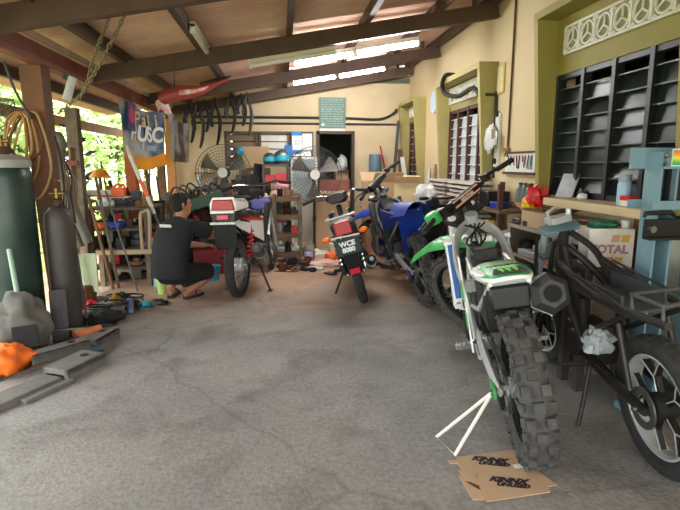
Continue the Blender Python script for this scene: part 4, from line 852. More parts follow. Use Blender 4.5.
# rusty iron rack left of the shelf unit
t = thing('iron_rack', 'rusty red-brown iron rack with small shelves behind the green handlebar', 'rack', (0, 0, 0))
for x, y in ((1.98, 4.46), (1.98, 5.05), (2.26, 4.46), (2.26, 5.05)): G().box((x, y, .61), (.04, .04, 1.22)).obj('leg', M_RUST, t)
for z in (.97, .62, .25): G().box((2.12, 4.75, z), (.32, .66, .03)).obj('shelf', M_WOODB, t)
def cl(kind, nm, m, label, cat, loc, d, rz=0, seed=0, e=None, **k):
    """one piece of workshop clutter, each its own thing"""
    g = G()
    if kind == 'box':
        g.box((0, 0, d[2] / 2), d); return solo(g, nm, m, label, cat, loc, rz, e=e, bev=min(.006, min(d) * .2), **k)
    if kind == 'blob': g.blob((0, 0, d[2] * .36), d, seed, .22, 2.6, 26); return solo(g, nm, m, label, cat, loc, rz, e=e, sm=80, **k)
    if kind == 'can': g.lathe([(d[0] * .96, 0), (d[0], .006), (d[0], d[2] * .94), (d[0] * .9, d[2])], n=18); return solo(g, nm, m, label, cat, loc, rz, e=e, **k)
    if kind == 'cup': g.lathe([(d[0] * .75, 0), (d[0], d[2]), (d[0] * .94, d[2]), (d[0] * .7, .01), (0, .01)], n=18); return solo(g, nm, m, label, cat, loc, rz, e=e, **k)
    if kind == 'ring': g.lathe([(d[0] - d[1] * math.cos(a * PI / 4), d[1] + d[1] * math.sin(a * PI / 4)) for a in range(8)], n=28, closed=True); return solo(g, nm, m, label, cat, loc, rz, e=e, **k)
    if kind == 'rod': g.cyl((-d[0] / 2, 0, d[1]), (d[0] / 2, 0, d[1]), d[1], 8); return solo(g, nm, m, label, cat, loc, rz, e=e, **k)
    if kind == 'motor':
        r = d[2] / 2; g.tube([(-d[0] / 2, 0, r), (-d[0] * .4, 0, r), (d[0] * .4, 0, r), (d[0] / 2, 0, r)], [r * .7, r, r, r * .6], 16).cyl((d[0] / 2, 0, r), (d[0] * .7, 0, r), r * .2, 8).box((0, 0, r * .15), (d[0] * .7, d[1], r * .3))
        for q in range(6): g.box((-d[0] * .3 + q * d[0] * .12, 0, r), (d[0] * .03, r * 2.1, r * 1.7))
        return solo(g, nm, m, label, cat, loc, rz, e=e, **k)
    if kind == 'engine':
        g.box((0, 0, d[2] * .3), (d[0], d[1] * .7, d[2] * .5)).tube([(-d[0] * .1, -d[1] / 2, d[2] * .32), (-d[0] * .1, d[1] / 2, d[2] * .32)], d[2] * .3, 14).cyl((d[0] * .2, 0, d[2] * .4), (d[0] * .32, 0, d[2]), d[1] * .25, 12)
        for q in range(5): g.box((d[0] * (.23 + .018 * q), 0, d[2] * (.58 + .08 * q)), (d[0] * .36, d[1] * .6, d[2] * .03))
        return solo(g, nm, m, label, cat, loc, rz, e=e, **k)
    if kind == 'crate':
        x, y, z = d; g.box((0, 0, .006), (x, y, .012)).box((x / 2, 0, z / 2), (.012, y, z)).box((-x / 2, 0, z / 2), (.012, y, z)).box((0, y / 2, z / 2), (x, .012, z)).box((0, -y / 2, z / 2), (x, .012, z)); return solo(g, nm, m, label, cat, loc, rz, e=e, **k)
def carton(nm, label, loc, d, rz=0, m=None, flaps=25):
    t = thing(nm, label, 'box', loc, rz); x, y, z = d; g = G()
    g.box((0, 0, .003), (x, y, .006)).box((x / 2, 0, z / 2), (.006, y, z)).box((-x / 2, 0, z / 2), (.006, y, z)).box((0, y / 2, z / 2), (x, .006, z)).box((0, -y / 2, z / 2), (x, .006, z)); g.obj('carton_body', m or M_CARD, t)
    for s_ in (1, -1):
        a = R(flaps); g = G(); l = y * .45; g.beam((0, s_ * y / 2, z), (0, s_ * (y / 2 + l * math.sin(a)), z + l * math.cos(a)), x * .98, .005, up=(0, s_ * math.cos(a), -math.sin(a))); g.obj('flap', m or M_CARD, t)
    return t
cl('blob', 'cloth_bundle', M_CLOTH, 'grubby cloth bundle on the middle shelf of the rusty rack', 'cloth', (2.10, 4.62, .635), (.22, .2, .16), seed=2)
cl('blob', 'red_rag', M_RED, 'red rag heaped beside bundles on the rusty rack', 'rag', (2.06, 4.86, .635), (.16, .16, .14), seed=4)
cl('blob', 'yellow_rag', mat('faded_yellow', (.80, .66, .32), .9), 'faded yellow rag at the near end of the rusty rack', 'rag', (2.0, 4.72, .78), (.14, .14, .10), seed=9)
cl('blob', 'plastic_bag', MATS['grey_white_polythene'], 'pale plastic bag low on the rusty rack', 'bag', (2.08, 4.60, .27), (.24, .24, .22), seed=6)
cl('box', 'parts_box', M_BLACK, 'black parts box on top of the rusty iron rack', 'box', (2.12, 4.92, .985), (.22, .22, .15))
cl('box', 'parts_box', M_BLUE, 'small blue box on the rusty iron rack top', 'box', (2.06, 4.66, .985), (.12, .12, .06), 20)
carton('cardboard_box', 'open shallow cardboard box on the shelf unit under the near window', (2.15, 3.94, .886), (.22, .36, .13), 4, flaps=70)
t = thing('shopping_bag', 'red and yellow plastic bag slumped on the cardboard box', 'bag', (2.14, 4.10, 1.02)); G().blob((0, 0, .09), (.17, .18, .20), 3, .45, 2.4, 14).obj('red_part', M_RED, t); G().blob((-.05, .03, .05), (.12, .16, .10), 5, .4, 2.4, 12).obj('yellow_part', M_YEL, t)
carton('cardboard_box', 'brown closed cardboard box behind the white and blue packet', (2.15, 3.52, .886), (.24, .32, .13), 0, M_CARD2, 88)
cl('blob', 'packet', mat('white_blue_print', (.85, .86, .90), .4, n=.9, ns=14, c2=(.25, .35, .70)), 'crumpled white packet with blue print on the shelf unit top', 'packet', (2.05, 3.36, .886), (.10, .17, .08), seed=11)
cl('box', 'metal_plate', M_STEEL, 'pale sheet metal plate leaning on the near window sill', 'plate', (2.24, 3.86, 1.139), (.008, .16, .2), e=(0, 24, 20))
cl('blob', 'crumpled_paper', M_WHINK, 'crumpled white paper on the sill beside the metal plate', 'paper', (2.25, 3.62, 1.139), (.06, .08, .05), seed=3)
cl('blob', 'cable_coil', M_BLACK, 'black coiled cable on the sill behind the crumpled paper', 'cable', (2.29, 3.68, 1.139), (.06, .10, .09), seed=5)
t = thing('flask', 'pale blue drinks flask standing on the near window sill', 'flask', (2.20, 3.08, 1.139)); G().lathe([(.038, 0), (.042, .01), (.042, .13), (.036, .15)], n=20).obj('body', mat('powder_blue', (.62, .75, .84), .4), t); G().lathe([(.036, .15), (.04, .155), (.038, .195), (.0, .198)], n=20).obj('cap', mat('grey_blue_cap', (.55, .62, .66), .4), t)
t = thing('small_carton', 'tiny red and white carton on the sill beside the flask', 'box', (2.17, 2.99, 1.139)); G().box((0, 0, .018), (.06, .08, .036)).obj('white_half', M_WPLAS, t); G().box((0, 0, .05), (.062, .082, .028)).obj('red_half', M_RED, t)
# contents of the shelf unit
cl('box', 'tool_tray', M_ALU, 'long aluminium tray of parts on the middle shelf of the shelf unit', 'tray', (2.10, 4.02, .632), (.12, .30, .05), 3)
cl('blob', 'plastic_bag', M_POLY, 'clear bag of fittings on the middle shelf of the shelf unit', 'bag', (2.14, 3.83, .632), (.2, .26, .22), seed=7)
cl('can', 'round_tin', M_ORA, 'orange tin beside the clear bag in the shelf unit', 'tin', (2.08, 3.72, .632), (.045, 0, .06))
cl('box', 'carton_strip', mat('lilac_card', (.62, .62, .70), .7), 'long lilac-grey packet on the middle shelf of the shelf unit', 'packet', (2.09, 3.63, .632), (.1, .12, .06))
cl('motor', 'starter_motor', M_DARKM, 'dark starter motor at the far end of the middle shelf', 'motor', (2.14, 4.2, .632), (.14, .12, .12), 80)
cl('engine', 'engine_casing', M_GREY, 'grey engine casing on the bottom shelf of the shelf unit', 'engine', (2.15, 3.95, .372), (.24, .2, .2), 80)
cl('engine', 'engine_casing', M_DARKM, 'dark engine casing on the shelf unit behind the silver fork', 'engine', (2.15, 3.3, .372), (.24, .2, .2), 20)
cl('can', 'paint_tin', M_WPLAS, 'white paint tin on the bottom shelf beside the grey casing', 'tin', (2.12, 4.2, .372), (.07, 0, .15))
for k, (y, m2, lb, s2) in enumerate(((4.24, M_STEEL, 'steel bracket lying at the far end of the shelf unit top', 2), (4.06, M_DARKM, 'oily black part in front of the shallow cardboard box', 5), (3.74, M_ALU, 'silver carburettor body lying before the brown cardboard box', 8))):
    cl('engine', 'spare_part', m2, lb, 'part', (2.07, y, .886), (.11, .09, .08), 40 * k)
t = thing('oil_carton', 'white TOTAL carton with orange and pink squares on its side', 'box', (2.02, 2.96, .775), rz=-14, sc=.93); G().box((0, 0, .125), (.28, .20, .26)).obj('carton_body', mat('off_white_card', (.83, .80, .74), .8, n=.15, ns=10), t, bev=.003)
TT = MT((0, -.1015, .13)) @ Matrix.Rotation(PI / 2, 4, 'X')
text('TOTAL', .075, 'carton_lettering', mat('dusky_rose_ink', (.62, .45, .44), .8), t, TT @ MT((-.012, -.012, 0)), bold=.0035)
for x, z, c in ((-.015 + .04, .062, (.78, .58, .42)), (.085, .062, (.80, .62, .25)), (-.01, -.085, (.72, .48, .46)), (.05, -.085, (.80, .62, .25))): G(TT).prism([(x - .03, z - .024), (x + .02, z - .024), (x + .03, z + .024), (x - .02, z + .024)], .001).obj('printed_square', mat('print_%d' % int(c[2] * 100), c, .8), t)
cl('blob', 'green_bag', mat('dark_green_polythene', (.10, .38, .28), .4), 'dark green plastic bundle lying on the TOTAL carton', 'bag', (2.0, 2.97, 1.008), (.19, .15, .06), seed=4, rz=-10)
cl('cup', 'plastic_cup', M_WPLAS, 'small white cup at the corner of the TOTAL carton top', 'cup', (2.10, 2.90, 1.008), (.028, 0, .05))
t = thing('bench', 'low dark timber bench under the TOTAL carton', 'bench', (0, 0, 0)); G().box((2.02, 2.98, .76), (.44, .36, .03)).obj('bench_top', M_DWOOD, t)
for x, y in ((1.83, 2.83), (2.21, 2.83), (1.83, 3.0), (2.21, 3.0)): G().box((x, y, .372), (.05, .05, .745)).obj('leg', M_DWOOD, t)
solo(G().box((0, 0, .15), (.05, .12, .30)), 'timber_offcut', M_WOODB, 'brown timber offcut standing right of the TOTAL carton', 'offcut', (2.20, 2.87, .775))
# dark workbench along the wall with the pale tile stack
t = thing('workbench', 'dark timber workbench along the right wall under the middle window', 'workbench', (0, 0, 0)); G().box((2.10, 6.08, .82), (.40, 1.94, .05)).obj('bench_top', M_WOODB, t)
for x in (1.94, 2.26):
    for y in (5.18, 6.98): G().box((x, y, .40), (.07, .07, .80)).obj('leg', M_WOODB, t)
for r_ in range(8):
    for c_ in range(2):
        solo(G().box((0, 0, .012), (.24, .82 - .05 * (r_ % 3), .024)), 'pale_slab', mat('pale_grey_panel', (.76, .73, .68), .7, n=.4, ns=6, c2=(.62, .58, .53)), 'pale grey slab in the %s stack on the dark workbench, %s from the bottom' % (('nearer', 'farther')[c_], ('first', 'second', 'third', 'fourth', 'fifth', 'sixth', 'seventh', 'eighth')[r_]), 'slab', (2.10 + .012 * ((r_ * 7) % 3 - 1), 5.56 + .92 * c_, .846 + r_ * .048 + .0), group='stacked pale slabs on the workbench', rz=((r_ * 5) % 3 - 1) * 1.5)
for r_ in range(7):
    for y in (5.26, 5.86, 6.18, 6.78): solo(G().box((0, 0, .0117), (.2, .03, .0234)), 'spacer_stick', M_WOOD, 'thin wooden spacer stick between stacked pale panels', 'stick', (2.10, y, .8705 + r_ * .048), group='spacer sticks between the pale panels')
# red-handled things, drum and planks in the far right corner
cl('can', 'blue_drum', mat('dull_blue_grey', (.34, .44, .50), .5), 'dull blue-grey plastic drum by the back wall right of the doorway', 'drum', (1.68, 9.10, .95), (.11, 0, .62))
cl('box', 'wooden_crate', M_WOODB, 'tall brown crate under the blue-grey drum', 'crate', (1.72, 9.08, 0), (.5, .36, .95))
solo(G().cyl((0, 0, 0), (-.14, 0, .62), .014, 8), 'broom_handle', M_RED, 'thin red stick leaning on the back wall beside the drum', 'stick', (1.93, 9.2, 1.1)); solo(G().box((0, 0, .55), (.29, .3, 1.1)), 'wooden_crate', M_WOOD, 'grey crate in the far right corner below the leaning planks', 'crate', (2.17, 8.98, 0))
for k, (x, y, tl, w_, h_, m2, lb) in enumerate(((2.02, 9.1, 4, .05, 1.05, M_GREY, 'tall thin grey plank leaning in the far right corner'), (2.14, 8.95, -5, .09, .55, M_WOODB, 'short brown plank leaning in the far right corner'), (2.18, 8.85, -10, .07, .42, M_WPLAS, 'short white strip leaning in the far right corner'))):
    solo(G().box((0, 0, h_ / 2), (w_, .02, h_)), 'plank', m2, lb, 'plank', (x, y, 1.105), e=(0, tl, 0))
for k, (y, h_, lb, m2) in enumerate(((7.55, .40, 'pink-brown plank leaning on the wall beside the middle bay', mat('pink_brown_board', (.60, .48, .44), .8)), (7.85, .34, 'pale pointed offcut leaning on the wall under the clock', M_WPAINT))):
    solo(G().prism([(-.07, 0), (.07, 0), (.035, h_), (-.02, h_)], .02, Matrix.Rotation(PI / 2, 4, 'Z') @ Matrix.Rotation(PI / 2, 4, 'X')), 'board_offcut', m2, lb, 'board', (2.28, y, 1.0), e=(0, 5, 0))
cl('box', 'storage_chest', M_WOOD, 'grey timber chest below the boards leaning beside the middle bay', 'chest', (2.14, 7.7, 0), (.36, .8, 1.0))
carton('cardboard_box', 'brown opened carton on the floor stack behind the blue motocross bike', (1.50, 7.60, .72), (.46, .40, .42), 12, None, 40)
carton('cardboard_box', 'pale cream carton beside the brown opened carton', (1.80, 7.18, .72), (.36, .40, .42), -14, mat('cream_card', (.86, .76, .58), .8, n=.2, ns=6), 60)
carton('cardboard_box', 'large plain carton on the floor under the two opened cartons', (1.60, 7.48, 0), (.62, .86, .715), 4, M_CARD2, 88)
cl('blob', 'plastic_bag', MATS['grey_white_polythene'], 'big white plastic bundle on the stand behind the blue rear mudguard', 'bag', (1.72, 5.95, .875), (.26, .28, .34), seed=13)
cl('box', 'side_table', M_DARKM, 'dark metal stand carrying the big white plastic bundle', 'stand', (1.74, 5.95, 0), (.2, .3, .85))
t = thing('spare_fork', 'spare black fork and bars propped before the pale slabs', 'fork', (1.66, 5.45, 0), e=(R(8), 0, R(20)))
for s_ in (1, -1): G().tube([(s_ * .09, 0, .0), (s_ * .09, 0, .55), (s_ * .09, 0, 1.0)], [.03, .03, .022], 12).obj('fork_leg', M_BLKM, t)
G().box((0, 0, .97), (.24, .06, .04)).obj('clamp', M_DARKM, t); G().box((0, 0, .78), (.24, .06, .04)).obj('clamp', M_DARKM, t); G().tube([(-.3, -.03, 1.06), (-.12, 0, 1.05), (.12, 0, 1.05), (.3, -.03, 1.06)], .012, 8, sm=3).obj('bar', M_BLACK, t)
for s_ in (1, -1): G().tube([(s_ * .3, -.03, 1.06), (s_ * .2, -.015, 1.058)], .018, 10).obj('grip', M_BLKM, t)
cl('engine', 'engine_casing', M_DARKM, 'black engine unit on the floor behind the green front mudguard', 'engine', (1.78, 4.6, 0), (.3, .3, .42), 30)

# ------------------------------------------------------------------ floor things in front
t = thing('flattened_carton', 'flattened printed cardboard box on the concrete beside the rear wheel', 'cardboard', (.98, 2.03, .003), e=(0, R(0), R(4)))
for nm, poly, M in (('upper_panel', [(-.17, .02), (.16, .02), (.18, .05), (.17, .17), (-.15, .165), (-.16, .14), (-.20, .145), (-.20, .12), (-.165, .11), (-.165, .06), (-.185, .06), (-.185, .03)], MT((0, 0, 0))), ('lower_panel', [(-.16, -.175), (.14, -.165), (.155, -.13), (.20, -.125), (.165, .018), (-.11, .018), (-.165, -.12)], MT((.0, 0, .002))), ('side_flap', [(-.21, -.15), (-.165, -.16), (-.12, .01), (-.20, .018)], MT((0, 0, .001)))):
    G(M).prism(poly, .004).obj(nm, M_CARD, t)
for dx, dy, z in ((.01, .095, .0045), (.015, -.075, .0065)):
    text('KINNX', .05, 'printed_lettering', M_INK, t, MT((dx - .02, dy + .016, z)) @ Matrix.Rotation(R(-20), 4, 'Z'), .0004, .5, .003); text('UNUSED', .036, 'printed_lettering', M_INK, t, MT((dx - .015, dy - .022, z)) @ Matrix.Rotation(R(-20), 4, 'Z'), .0004, .5, .002)
G().box((.105, .035, .004), (.05, .03, .002)).obj('sticker', M_WHINK, t); G().prism([(-.19, -.03), (-.165, -.08), (-.15, -.10), (-.145, -.07), (-.17, -.04)], .001, MT((0, 0, .005))).obj('oil_stain', mat('brown_stain', (.34, .22, .12), .8), t)
t = thing('paddock_stand', 'thin white triangular side stand holding up the green motocross bike', 'stand', (0, 0, 0))
G().tube([(.99, 2.20, .32), (.775, 2.36, .012), (.815, 2.19, .012), (.99, 2.20, .32)], .009, 8).obj('frame', M_WPAINT, t); G().cyl((.98, 2.20, .32), (1.04, 2.19, .33), .016, 10).obj('hook', M_STEEL, t)
# ------------------------------------------------------------------ the mechanic
def remesh(o, v, it=4):
    m = o.modifiers.new('skin', 'REMESH'); m.mode = 'VOXEL'; m.voxel_size = v; m.use_smooth_shade = True
    s_ = o.modifiers.new('soft', 'SMOOTH'); s_.factor = .5; s_.iterations = it
def ell(c, fw, a, b, tilt=0., n=20, p=2.3):
    """elliptical section: half-width a across, half-depth b along fw, in a plane tilted forward by tilt"""
    f = Vector((fw[0], fw[1], 0)).normalized(); r_ = Vector((f.y, -f.x, 0)); d = f * math.cos(R(tilt)) + Vector((0, 0, -math.sin(R(tilt))))
    out = []
    for k in range(n):
        q = 2 * PI * k / n; cx, sx = math.cos(q), math.sin(q)
        out.append(Vector(c) + r_ * (a * math.copysign(abs(cx) ** (2 / p), cx)) + d * (b * math.copysign(abs(sx) ** (2 / p), sx)))
    return out
def person():
    t = thing('person', 'person squatting in black t-shirt and shorts, back turned, working on the white motorcycle', 'person', (0, 0, 0))
    F = (.40, .92); sk = G()
    hd = Vector((-1.005, 5.36, .945))
    sk.loft([ell((-1.10, 5.27, .24), F, .15, .11, 0), ell((-1.115, 5.24, .34), F, .165, .13, 0), ell((-1.11, 5.22, .48), F, .155, .115, 12), ell((-1.09, 5.235, .62), F, .17, .115, 25), ell((-1.06, 5.275, .74), F, .175, .10, 35), ell((-1.03, 5.31, .80), F, .12, .075, 40), ell((-1.015, 5.33, .835), F, .06, .058, 30), ell((-1.005, 5.34, .90), F, .055, .055, 10), ell((-1.0, 5.345, .93), F, .05, .05, 0)])
    # head: turned to the right, towards the motorcycle
    fw = Vector((.80, .60, 0)); up = Vector((-.06, -.06, 1)).normalized(); sd_ = up.cross(fw).normalized(); fw = sd_.cross(up)
    Mh = Matrix((sd_, fw, up)).transposed().to_4x4(); Mh.translation = hd + up * .04
    h = G(Mh)
    sec = ((-.11, .045, .05, .02), (-.085, .058, .075, .018), (-.05, .066, .088, .006), (-.01, .072, .096, 0), (.03, .075, .10, -.004), (.07, .070, .094, -.006), (.10, .054, .074, -.008), (.118, .028, .04, -.008))
    h.loft([[Vector((a * math.cos(2 * PI * k / 20), oy + b * math.sin(2 * PI * k / 20), z)) for k in range(20)] for z, a, b, oy in sec])
    h.tube([(0, .085, .025), (0, .112, -.012), (0, .10, -.026)], [.010, .017, .012], 8)                     # nose
    h.tube([(-.022, .088, -.055), (0, .096, -.053), (.022, .088, -.055)], .009, 8); h.tube([(-.018, .086, -.066), (0, .093, -.066), (.018, .086, -.066)], .009, 8)
    for s_ in (1, -1):
        h.tube([(s_ * .012, .094, .032), (s_ * .03, .092, .036), (s_ * .05, .08, .03)], .008, 8); h.blob((s_ * .031, .083, .014), (.026, .02, .016), 0, 0, 1, 10, flat=False)
        h.tube([(s_ * .074, -.004, .025), (s_ * .084, -.016, .028), (s_ * .086, -.018, .0), (s_ * .076, -.004, -.03)], [.008, .011, .011, .008], 8)
    sk.v += h.v; off = len(sk.v) - len(h.v); sk.f += [tuple(i + off for i in f) for f in h.f]; sk.mi += h.mi
    # arms
    RA = [Vector(p) for p in ((-.93, 5.30, .77), (-.86, 5.33, .755), (-.735, 5.46, .66), (-.66, 5.62, .665), (-.625, 5.70, .655))]
    LA = [Vector(p) for p in ((-1.16, 5.36, .75), (-1.20, 5.42, .71), (-1.13, 5.66, .56), (-.93, 5.72, .52), (-.83, 5.73, .515))]
    for A in (RA, LA): sk.tube(A, [.055, .058, .045, .036, .026], 12, sm=5)
    def hand(w, d, nrm, curl):
        d = Vector(d).normalized(); nrm = Vector(nrm).normalized(); sx = d.cross(nrm).normalized()
        sk.loft([[w + d * q + sx * (a * math.cos(2 * PI * k / 12)) + nrm * (b * math.sin(2 * PI * k / 12)) for k in range(12)] for q, a, b in ((-.01, .026, .020), (.03, .037, .018), (.07, .043, .016), (.09, .040, .012))])
        for k, l in enumerate((.068, .078, .073, .058)):
            p0 = w + d * .075 + sx * (.033 - .022 * k); u = d; pts = [p0]
            for j, sl in enumerate((.45, .32, .23)):
                u = (Matrix.Rotation(R(curl * (1, 1.2, .8)[j]), 4, sx) @ u) if True else u; pts.append(pts[-1] + u * l * sl)
            sk.tube(pts, [.0105, .010, .009, .0075], 8, sm=2)
        th = (d * .5 + sx * .8).normalized(); p0 = w + d * .02 + sx * .025
        sk.tube([p0, p0 + th * .035, p0 + th * .035 + (d * .9 - nrm * .4).normalized() * .03, p0 + th * .03 + (d * .9 - nrm * .5).normalized() * .055], [.014, .012, .011, .008], 8, sm=2)
    hand(RA[-1], (.30, .85, -.25), (-.6, .2, .75), -28); hand(LA[-1], (.95, .15, -.15), (.1, .2, .95), -30)
    # legs: right thigh low and level, left knee up in front of the body
    RL = [Vector(p) for p in ((-1.03, 5.27, .26), (-.88, 5.38, .285), (-.745, 5.50, .27), (-.86, 5.44, .17), (-.99, 5.40, .085))]
    LL = [Vector(p) for p in ((-1.18, 5.30, .27), (-1.16, 5.50, .38), (-1.13, 5.70, .47), (-1.155, 5.58, .27), (-1.175, 5.46, .09))]
    sk.tube(RL[:3], [.095, .08, .062], 14, sm=5).tube(RL[2:], [.06, .055, .038], 14, sm=5); sk.tube(LL[:3], [.095, .08, .062], 14, sm=5).tube(LL[2:], [.06, .055, .038], 14, sm=5)
    feet = []
    for a, d in ((RL[-1], Vector((.55, .83, 0))), (LL[-1], Vector((.12, .99, 0)))):
        d.normalize(); b = Vector((a.x, a.y, 0)); sx = Vector((d.y, -d.x, 0))
        sk.loft([[b + d * q + sx * (w * math.cos(2 * PI * k / 12)) + Vector((0, 0, zc + hh * math.sin(2 * PI * k / 12))) for k in range(12)] for q, w, zc, hh in ((-.055, .02, .05, .02), (-.04, .032, .055, .035), (.02, .036, .06, .045), (.09, .042, .045, .028), (.15, .045, .038, .020), (.185, .038, .034, .014), (.20, .02, .032, .008))])
        feet.append((b, d, sx))
    b_ = sk.obj('body', M_SKIN, t); remesh(b_, .0075, 3)
    # clothes
    c = G(); c.loft([ell((-1.115, 5.235, .27), F, .19, .155, 0), ell((-1.12, 5.225, .38), F, .192, .155, 5), ell((-1.115, 5.21, .50), F, .185, .14, 12), ell((-1.09, 5.225, .63), F, .195, .135, 25), ell((-1.06, 5.265, .745), F, .195, .118, 35), ell((-1.03, 5.30, .81), F, .135, .09, 40), ell((-1.015, 5.32, .845), F, .075, .07, 38)])
    for A in (RA, LA): c.tube([A[0] + (A[0] - A[1]) * .2, A[1], A[1].lerp(A[2], .75)], [.085, .083, .070], 14, sm=4)
    shirt = c.obj('t_shirt', mat('black_cotton', (.105, .11, .12), .9, n=.5, ns=5, c2=(.15, .155, .165), bump=.15), t); remesh(shirt, .011, 4)
    c = G(); c.loft([ell((-1.10, 5.29, .20), F, .145, .12, 0), ell((-1.11, 5.265, .27), F, .18, .145, 0), ell((-1.112, 5.25, .34), F, .178, .145, 0)])
    c.tube(RL[:2] + [RL[1].lerp(RL[2], .85)], [.12, .105, .085], 14, sm=4).tube(LL[:2] + [LL[1].lerp(LL[2], .8)], [.12, .105, .085], 14, sm=4)
    remesh(c.obj('shorts', mat('black_twill', (.075, .075, .08), .9), t), .011, 4)
    # short hair on the back and top of the head
    c = G(Mh)
    hs = ((-.055, .055, .06, -.035), (-.02, .074, .082, -.022), (.025, .081, .098, -.010), (.07, .078, .100, -.008), (.105, .062, .082, -.008), (.129, .030, .045, -.010), (.133, .005, .006, -.010))
    c.loft([[Vector((a * math.cos(2 * PI * k / 24), min(oy + b * math.sin(2 * PI * k / 24), (.035 if z < .05 else .20)), z)) for k in range(24)] for z, a, b, oy in hs])
    remesh(c.obj('hair', mat('short_black_hair', (.07, .06, .055), .8, bump=.6, bs=160), t), .006, 2)
    for b, d, sx in feet:
        g = G(); g.loft([[b + d * q + sx * (w * sgn) + Vector((0, 0, z)) for sgn, z in ((-1, 0), (1, 0), (1, .022), (-1, .022))] for q, w in ((-.06, .025), (-.03, .04), (.08, .044), (.15, .05), (.20, .038), (.215, .02))])
        g.tube([b + d * .06 - sx * .045 + Vector((0, 0, .02)), b + d * .08 - sx * .03 + Vector((0, 0, .07)), b + d * .08 + sx * .03 + Vector((0, 0, .07)), b + d * .06 + sx * .045 + Vector((0, 0, .02))], .012, 8, sm=4); g.obj('sandal', mat('dark_brown_sandal', (.20, .16, .13), .7), t)
    # small white lettering across the shoulders
    f = Vector((F[0], F[1], 0)).normalized(); r_ = Vector((f.y, -f.x, 0)); upv = (Vector((0, 0, 1)) * .80 + f * .60).normalized(); nn = r_.cross(upv)
    Mx = Matrix((r_, upv, nn)).transposed().to_4x4(); Mx.translation = Vector((-1.078, 5.252, .742)) - f * .122 + Vector((0, 0, .058))
    text('YAMAHA', .032, 'shirt_lettering', M_WHINK, shirt, Mx, .012, 0, .002)
    return t
person()

# ------------------------------------------------------------------ left side
def gas(label, loc, r, h, m, e):
    t = thing('gas_cylinder', label, 'gas cylinder', loc, e=[R(a) for a in e])
    G().lathe([(r * .92, 0), (r, .02), (r, h * .86), (r * .92, h * .92), (r * .55, h * .965), (r * .3, h * .975), (r * .3, h)], n=32).obj('body', m, t)
    G().lathe([(r * .36, h * .985), (r * .36, h + .02), (r * .2, h + .03)], n=18).obj('neck_ring', M_RUST, t)
    G().cyl((0, 0, h), (0, 0, h + .11), .022, 12).cyl((-.06, 0, h + .07), (.06, 0, h + .07), .015, 10).obj('valve', mat('old_brass', (.52, .42, .24), .4, .8), t)
    return t
GC = mat('dark_green_enamel', (.13, .21, .19), .38, .1, n=.6, ns=5, c2=(.24, .30, .27))
t = gas('tall dark green gas cylinder at the left edge of the picture', (-2.075, 4.18, 0), .185, 1.50, GC, (0, 0, 0)); G().lathe([(.155, 1.37), (.187, 1.375), (.187, 1.43), (.12, 1.47)], n=32).obj('shoulder_band', mat('light_grey_band', (.60, .60, .57), .6), t)
gas('slimmer brown-grey gas cylinder right of the dark green one', (-1.775, 4.33, 0), .11, 1.10, mat('brown_grey_enamel', (.27, .245, .225), .55, n=.5, ns=8), (0, 0, 0))
t = thing('leaning_hose', 'pair of thick grey bent hoses hung over a rail like an upside-down U', 'hose', (0, 0, 0))
G().tube([(-2.12, 5.25, 1.64), (-2.20, 5.3, 1.58), (-2.24, 5.3, 1.40), (-2.22, 5.3, 1.22), (-2.12, 5.25, 1.0), (-2.02, 5.2, .80), (-1.96, 5.2, .60)], .045, 12, sm=5).obj('left_hose', mat('dusty_grey_hose', (.44, .42, .38), .8, n=.5, ns=9), t)
G().tube([(-2.12, 5.25, 1.64), (-2.08, 5.2, 1.66), (-2.05, 5.2, 1.60), (-2.08, 5.2, 1.38), (-2.05, 5.2, 1.16), (-1.98, 5.2, .95), (-1.92, 5.2, .78), (-1.88, 5.2, .64)], [.045, .045, .045, .052, .055, .05, .045, .045], 12, sm=5).obj('right_hose', MATS['dusty_grey_hose'], t)
for k, (a, b, w_, m2, lb) in enumerate((((-2.55, 5.9, 0), (-2.42, 5.7, 1.55), .06, M_REDW, 'short red-brown upright behind the bent hoses'), ((-2.28, 5.9, 0), (-2.16, 5.75, 1.57), .05, M_WOODB, 'thin brown upright right of the bent hoses'), ((-2.6, 5.72, 1.40), (-2.1, 5.72, 1.41), .05, M_REDW, 'short red-brown crossbar behind the bent hoses'))):
    solo(G().beam(a, b, w_, w_), 'timber_rail', m2, lb, 'rail')
for k in range(4): solo(G().beam((-2.16 + .05 * k, 5.34 + .02 * k, 0), (-2.26 + .05 * k, 5.30 + .02 * k, .88 - .03 * k), .03, .015), 'white_batten', M_WPAINT, 'white batten leaning low behind the grey bent hoses', 'batten', group='white battens behind the hoses')
solo(G().box((0, 0, .24), (.18, .03, .48)), 'pale_board', mat('lime_white_board', (.78, .84, .70), .7, n=.3, ns=5), 'pale greenish board standing low between the hoses and the grey post', 'board', (-2.02, 5.50, 0), 10)
for k, (a, b, m2, lb) in enumerate((((-1.86, 5.95, 0), (-2.06, 6.08, 1.25), M_WOOD, 'grey pole leaning against the front of the left bench beside the grey post'), ((-1.90, 5.88, 0), (-2.12, 5.98, 1.05), M_WOODB, 'brown pole leaning against the right of the bare grey post'), ((-1.60, 5.75, 0), (-1.96, 6.07, 1.1), M_GREY, 'thin steel rod leaning before the workbench'))):
    solo(G().cyl(a, b, .018 if k < 2 else .010, 8), 'leaning_pole', m2, lb, 'pole')
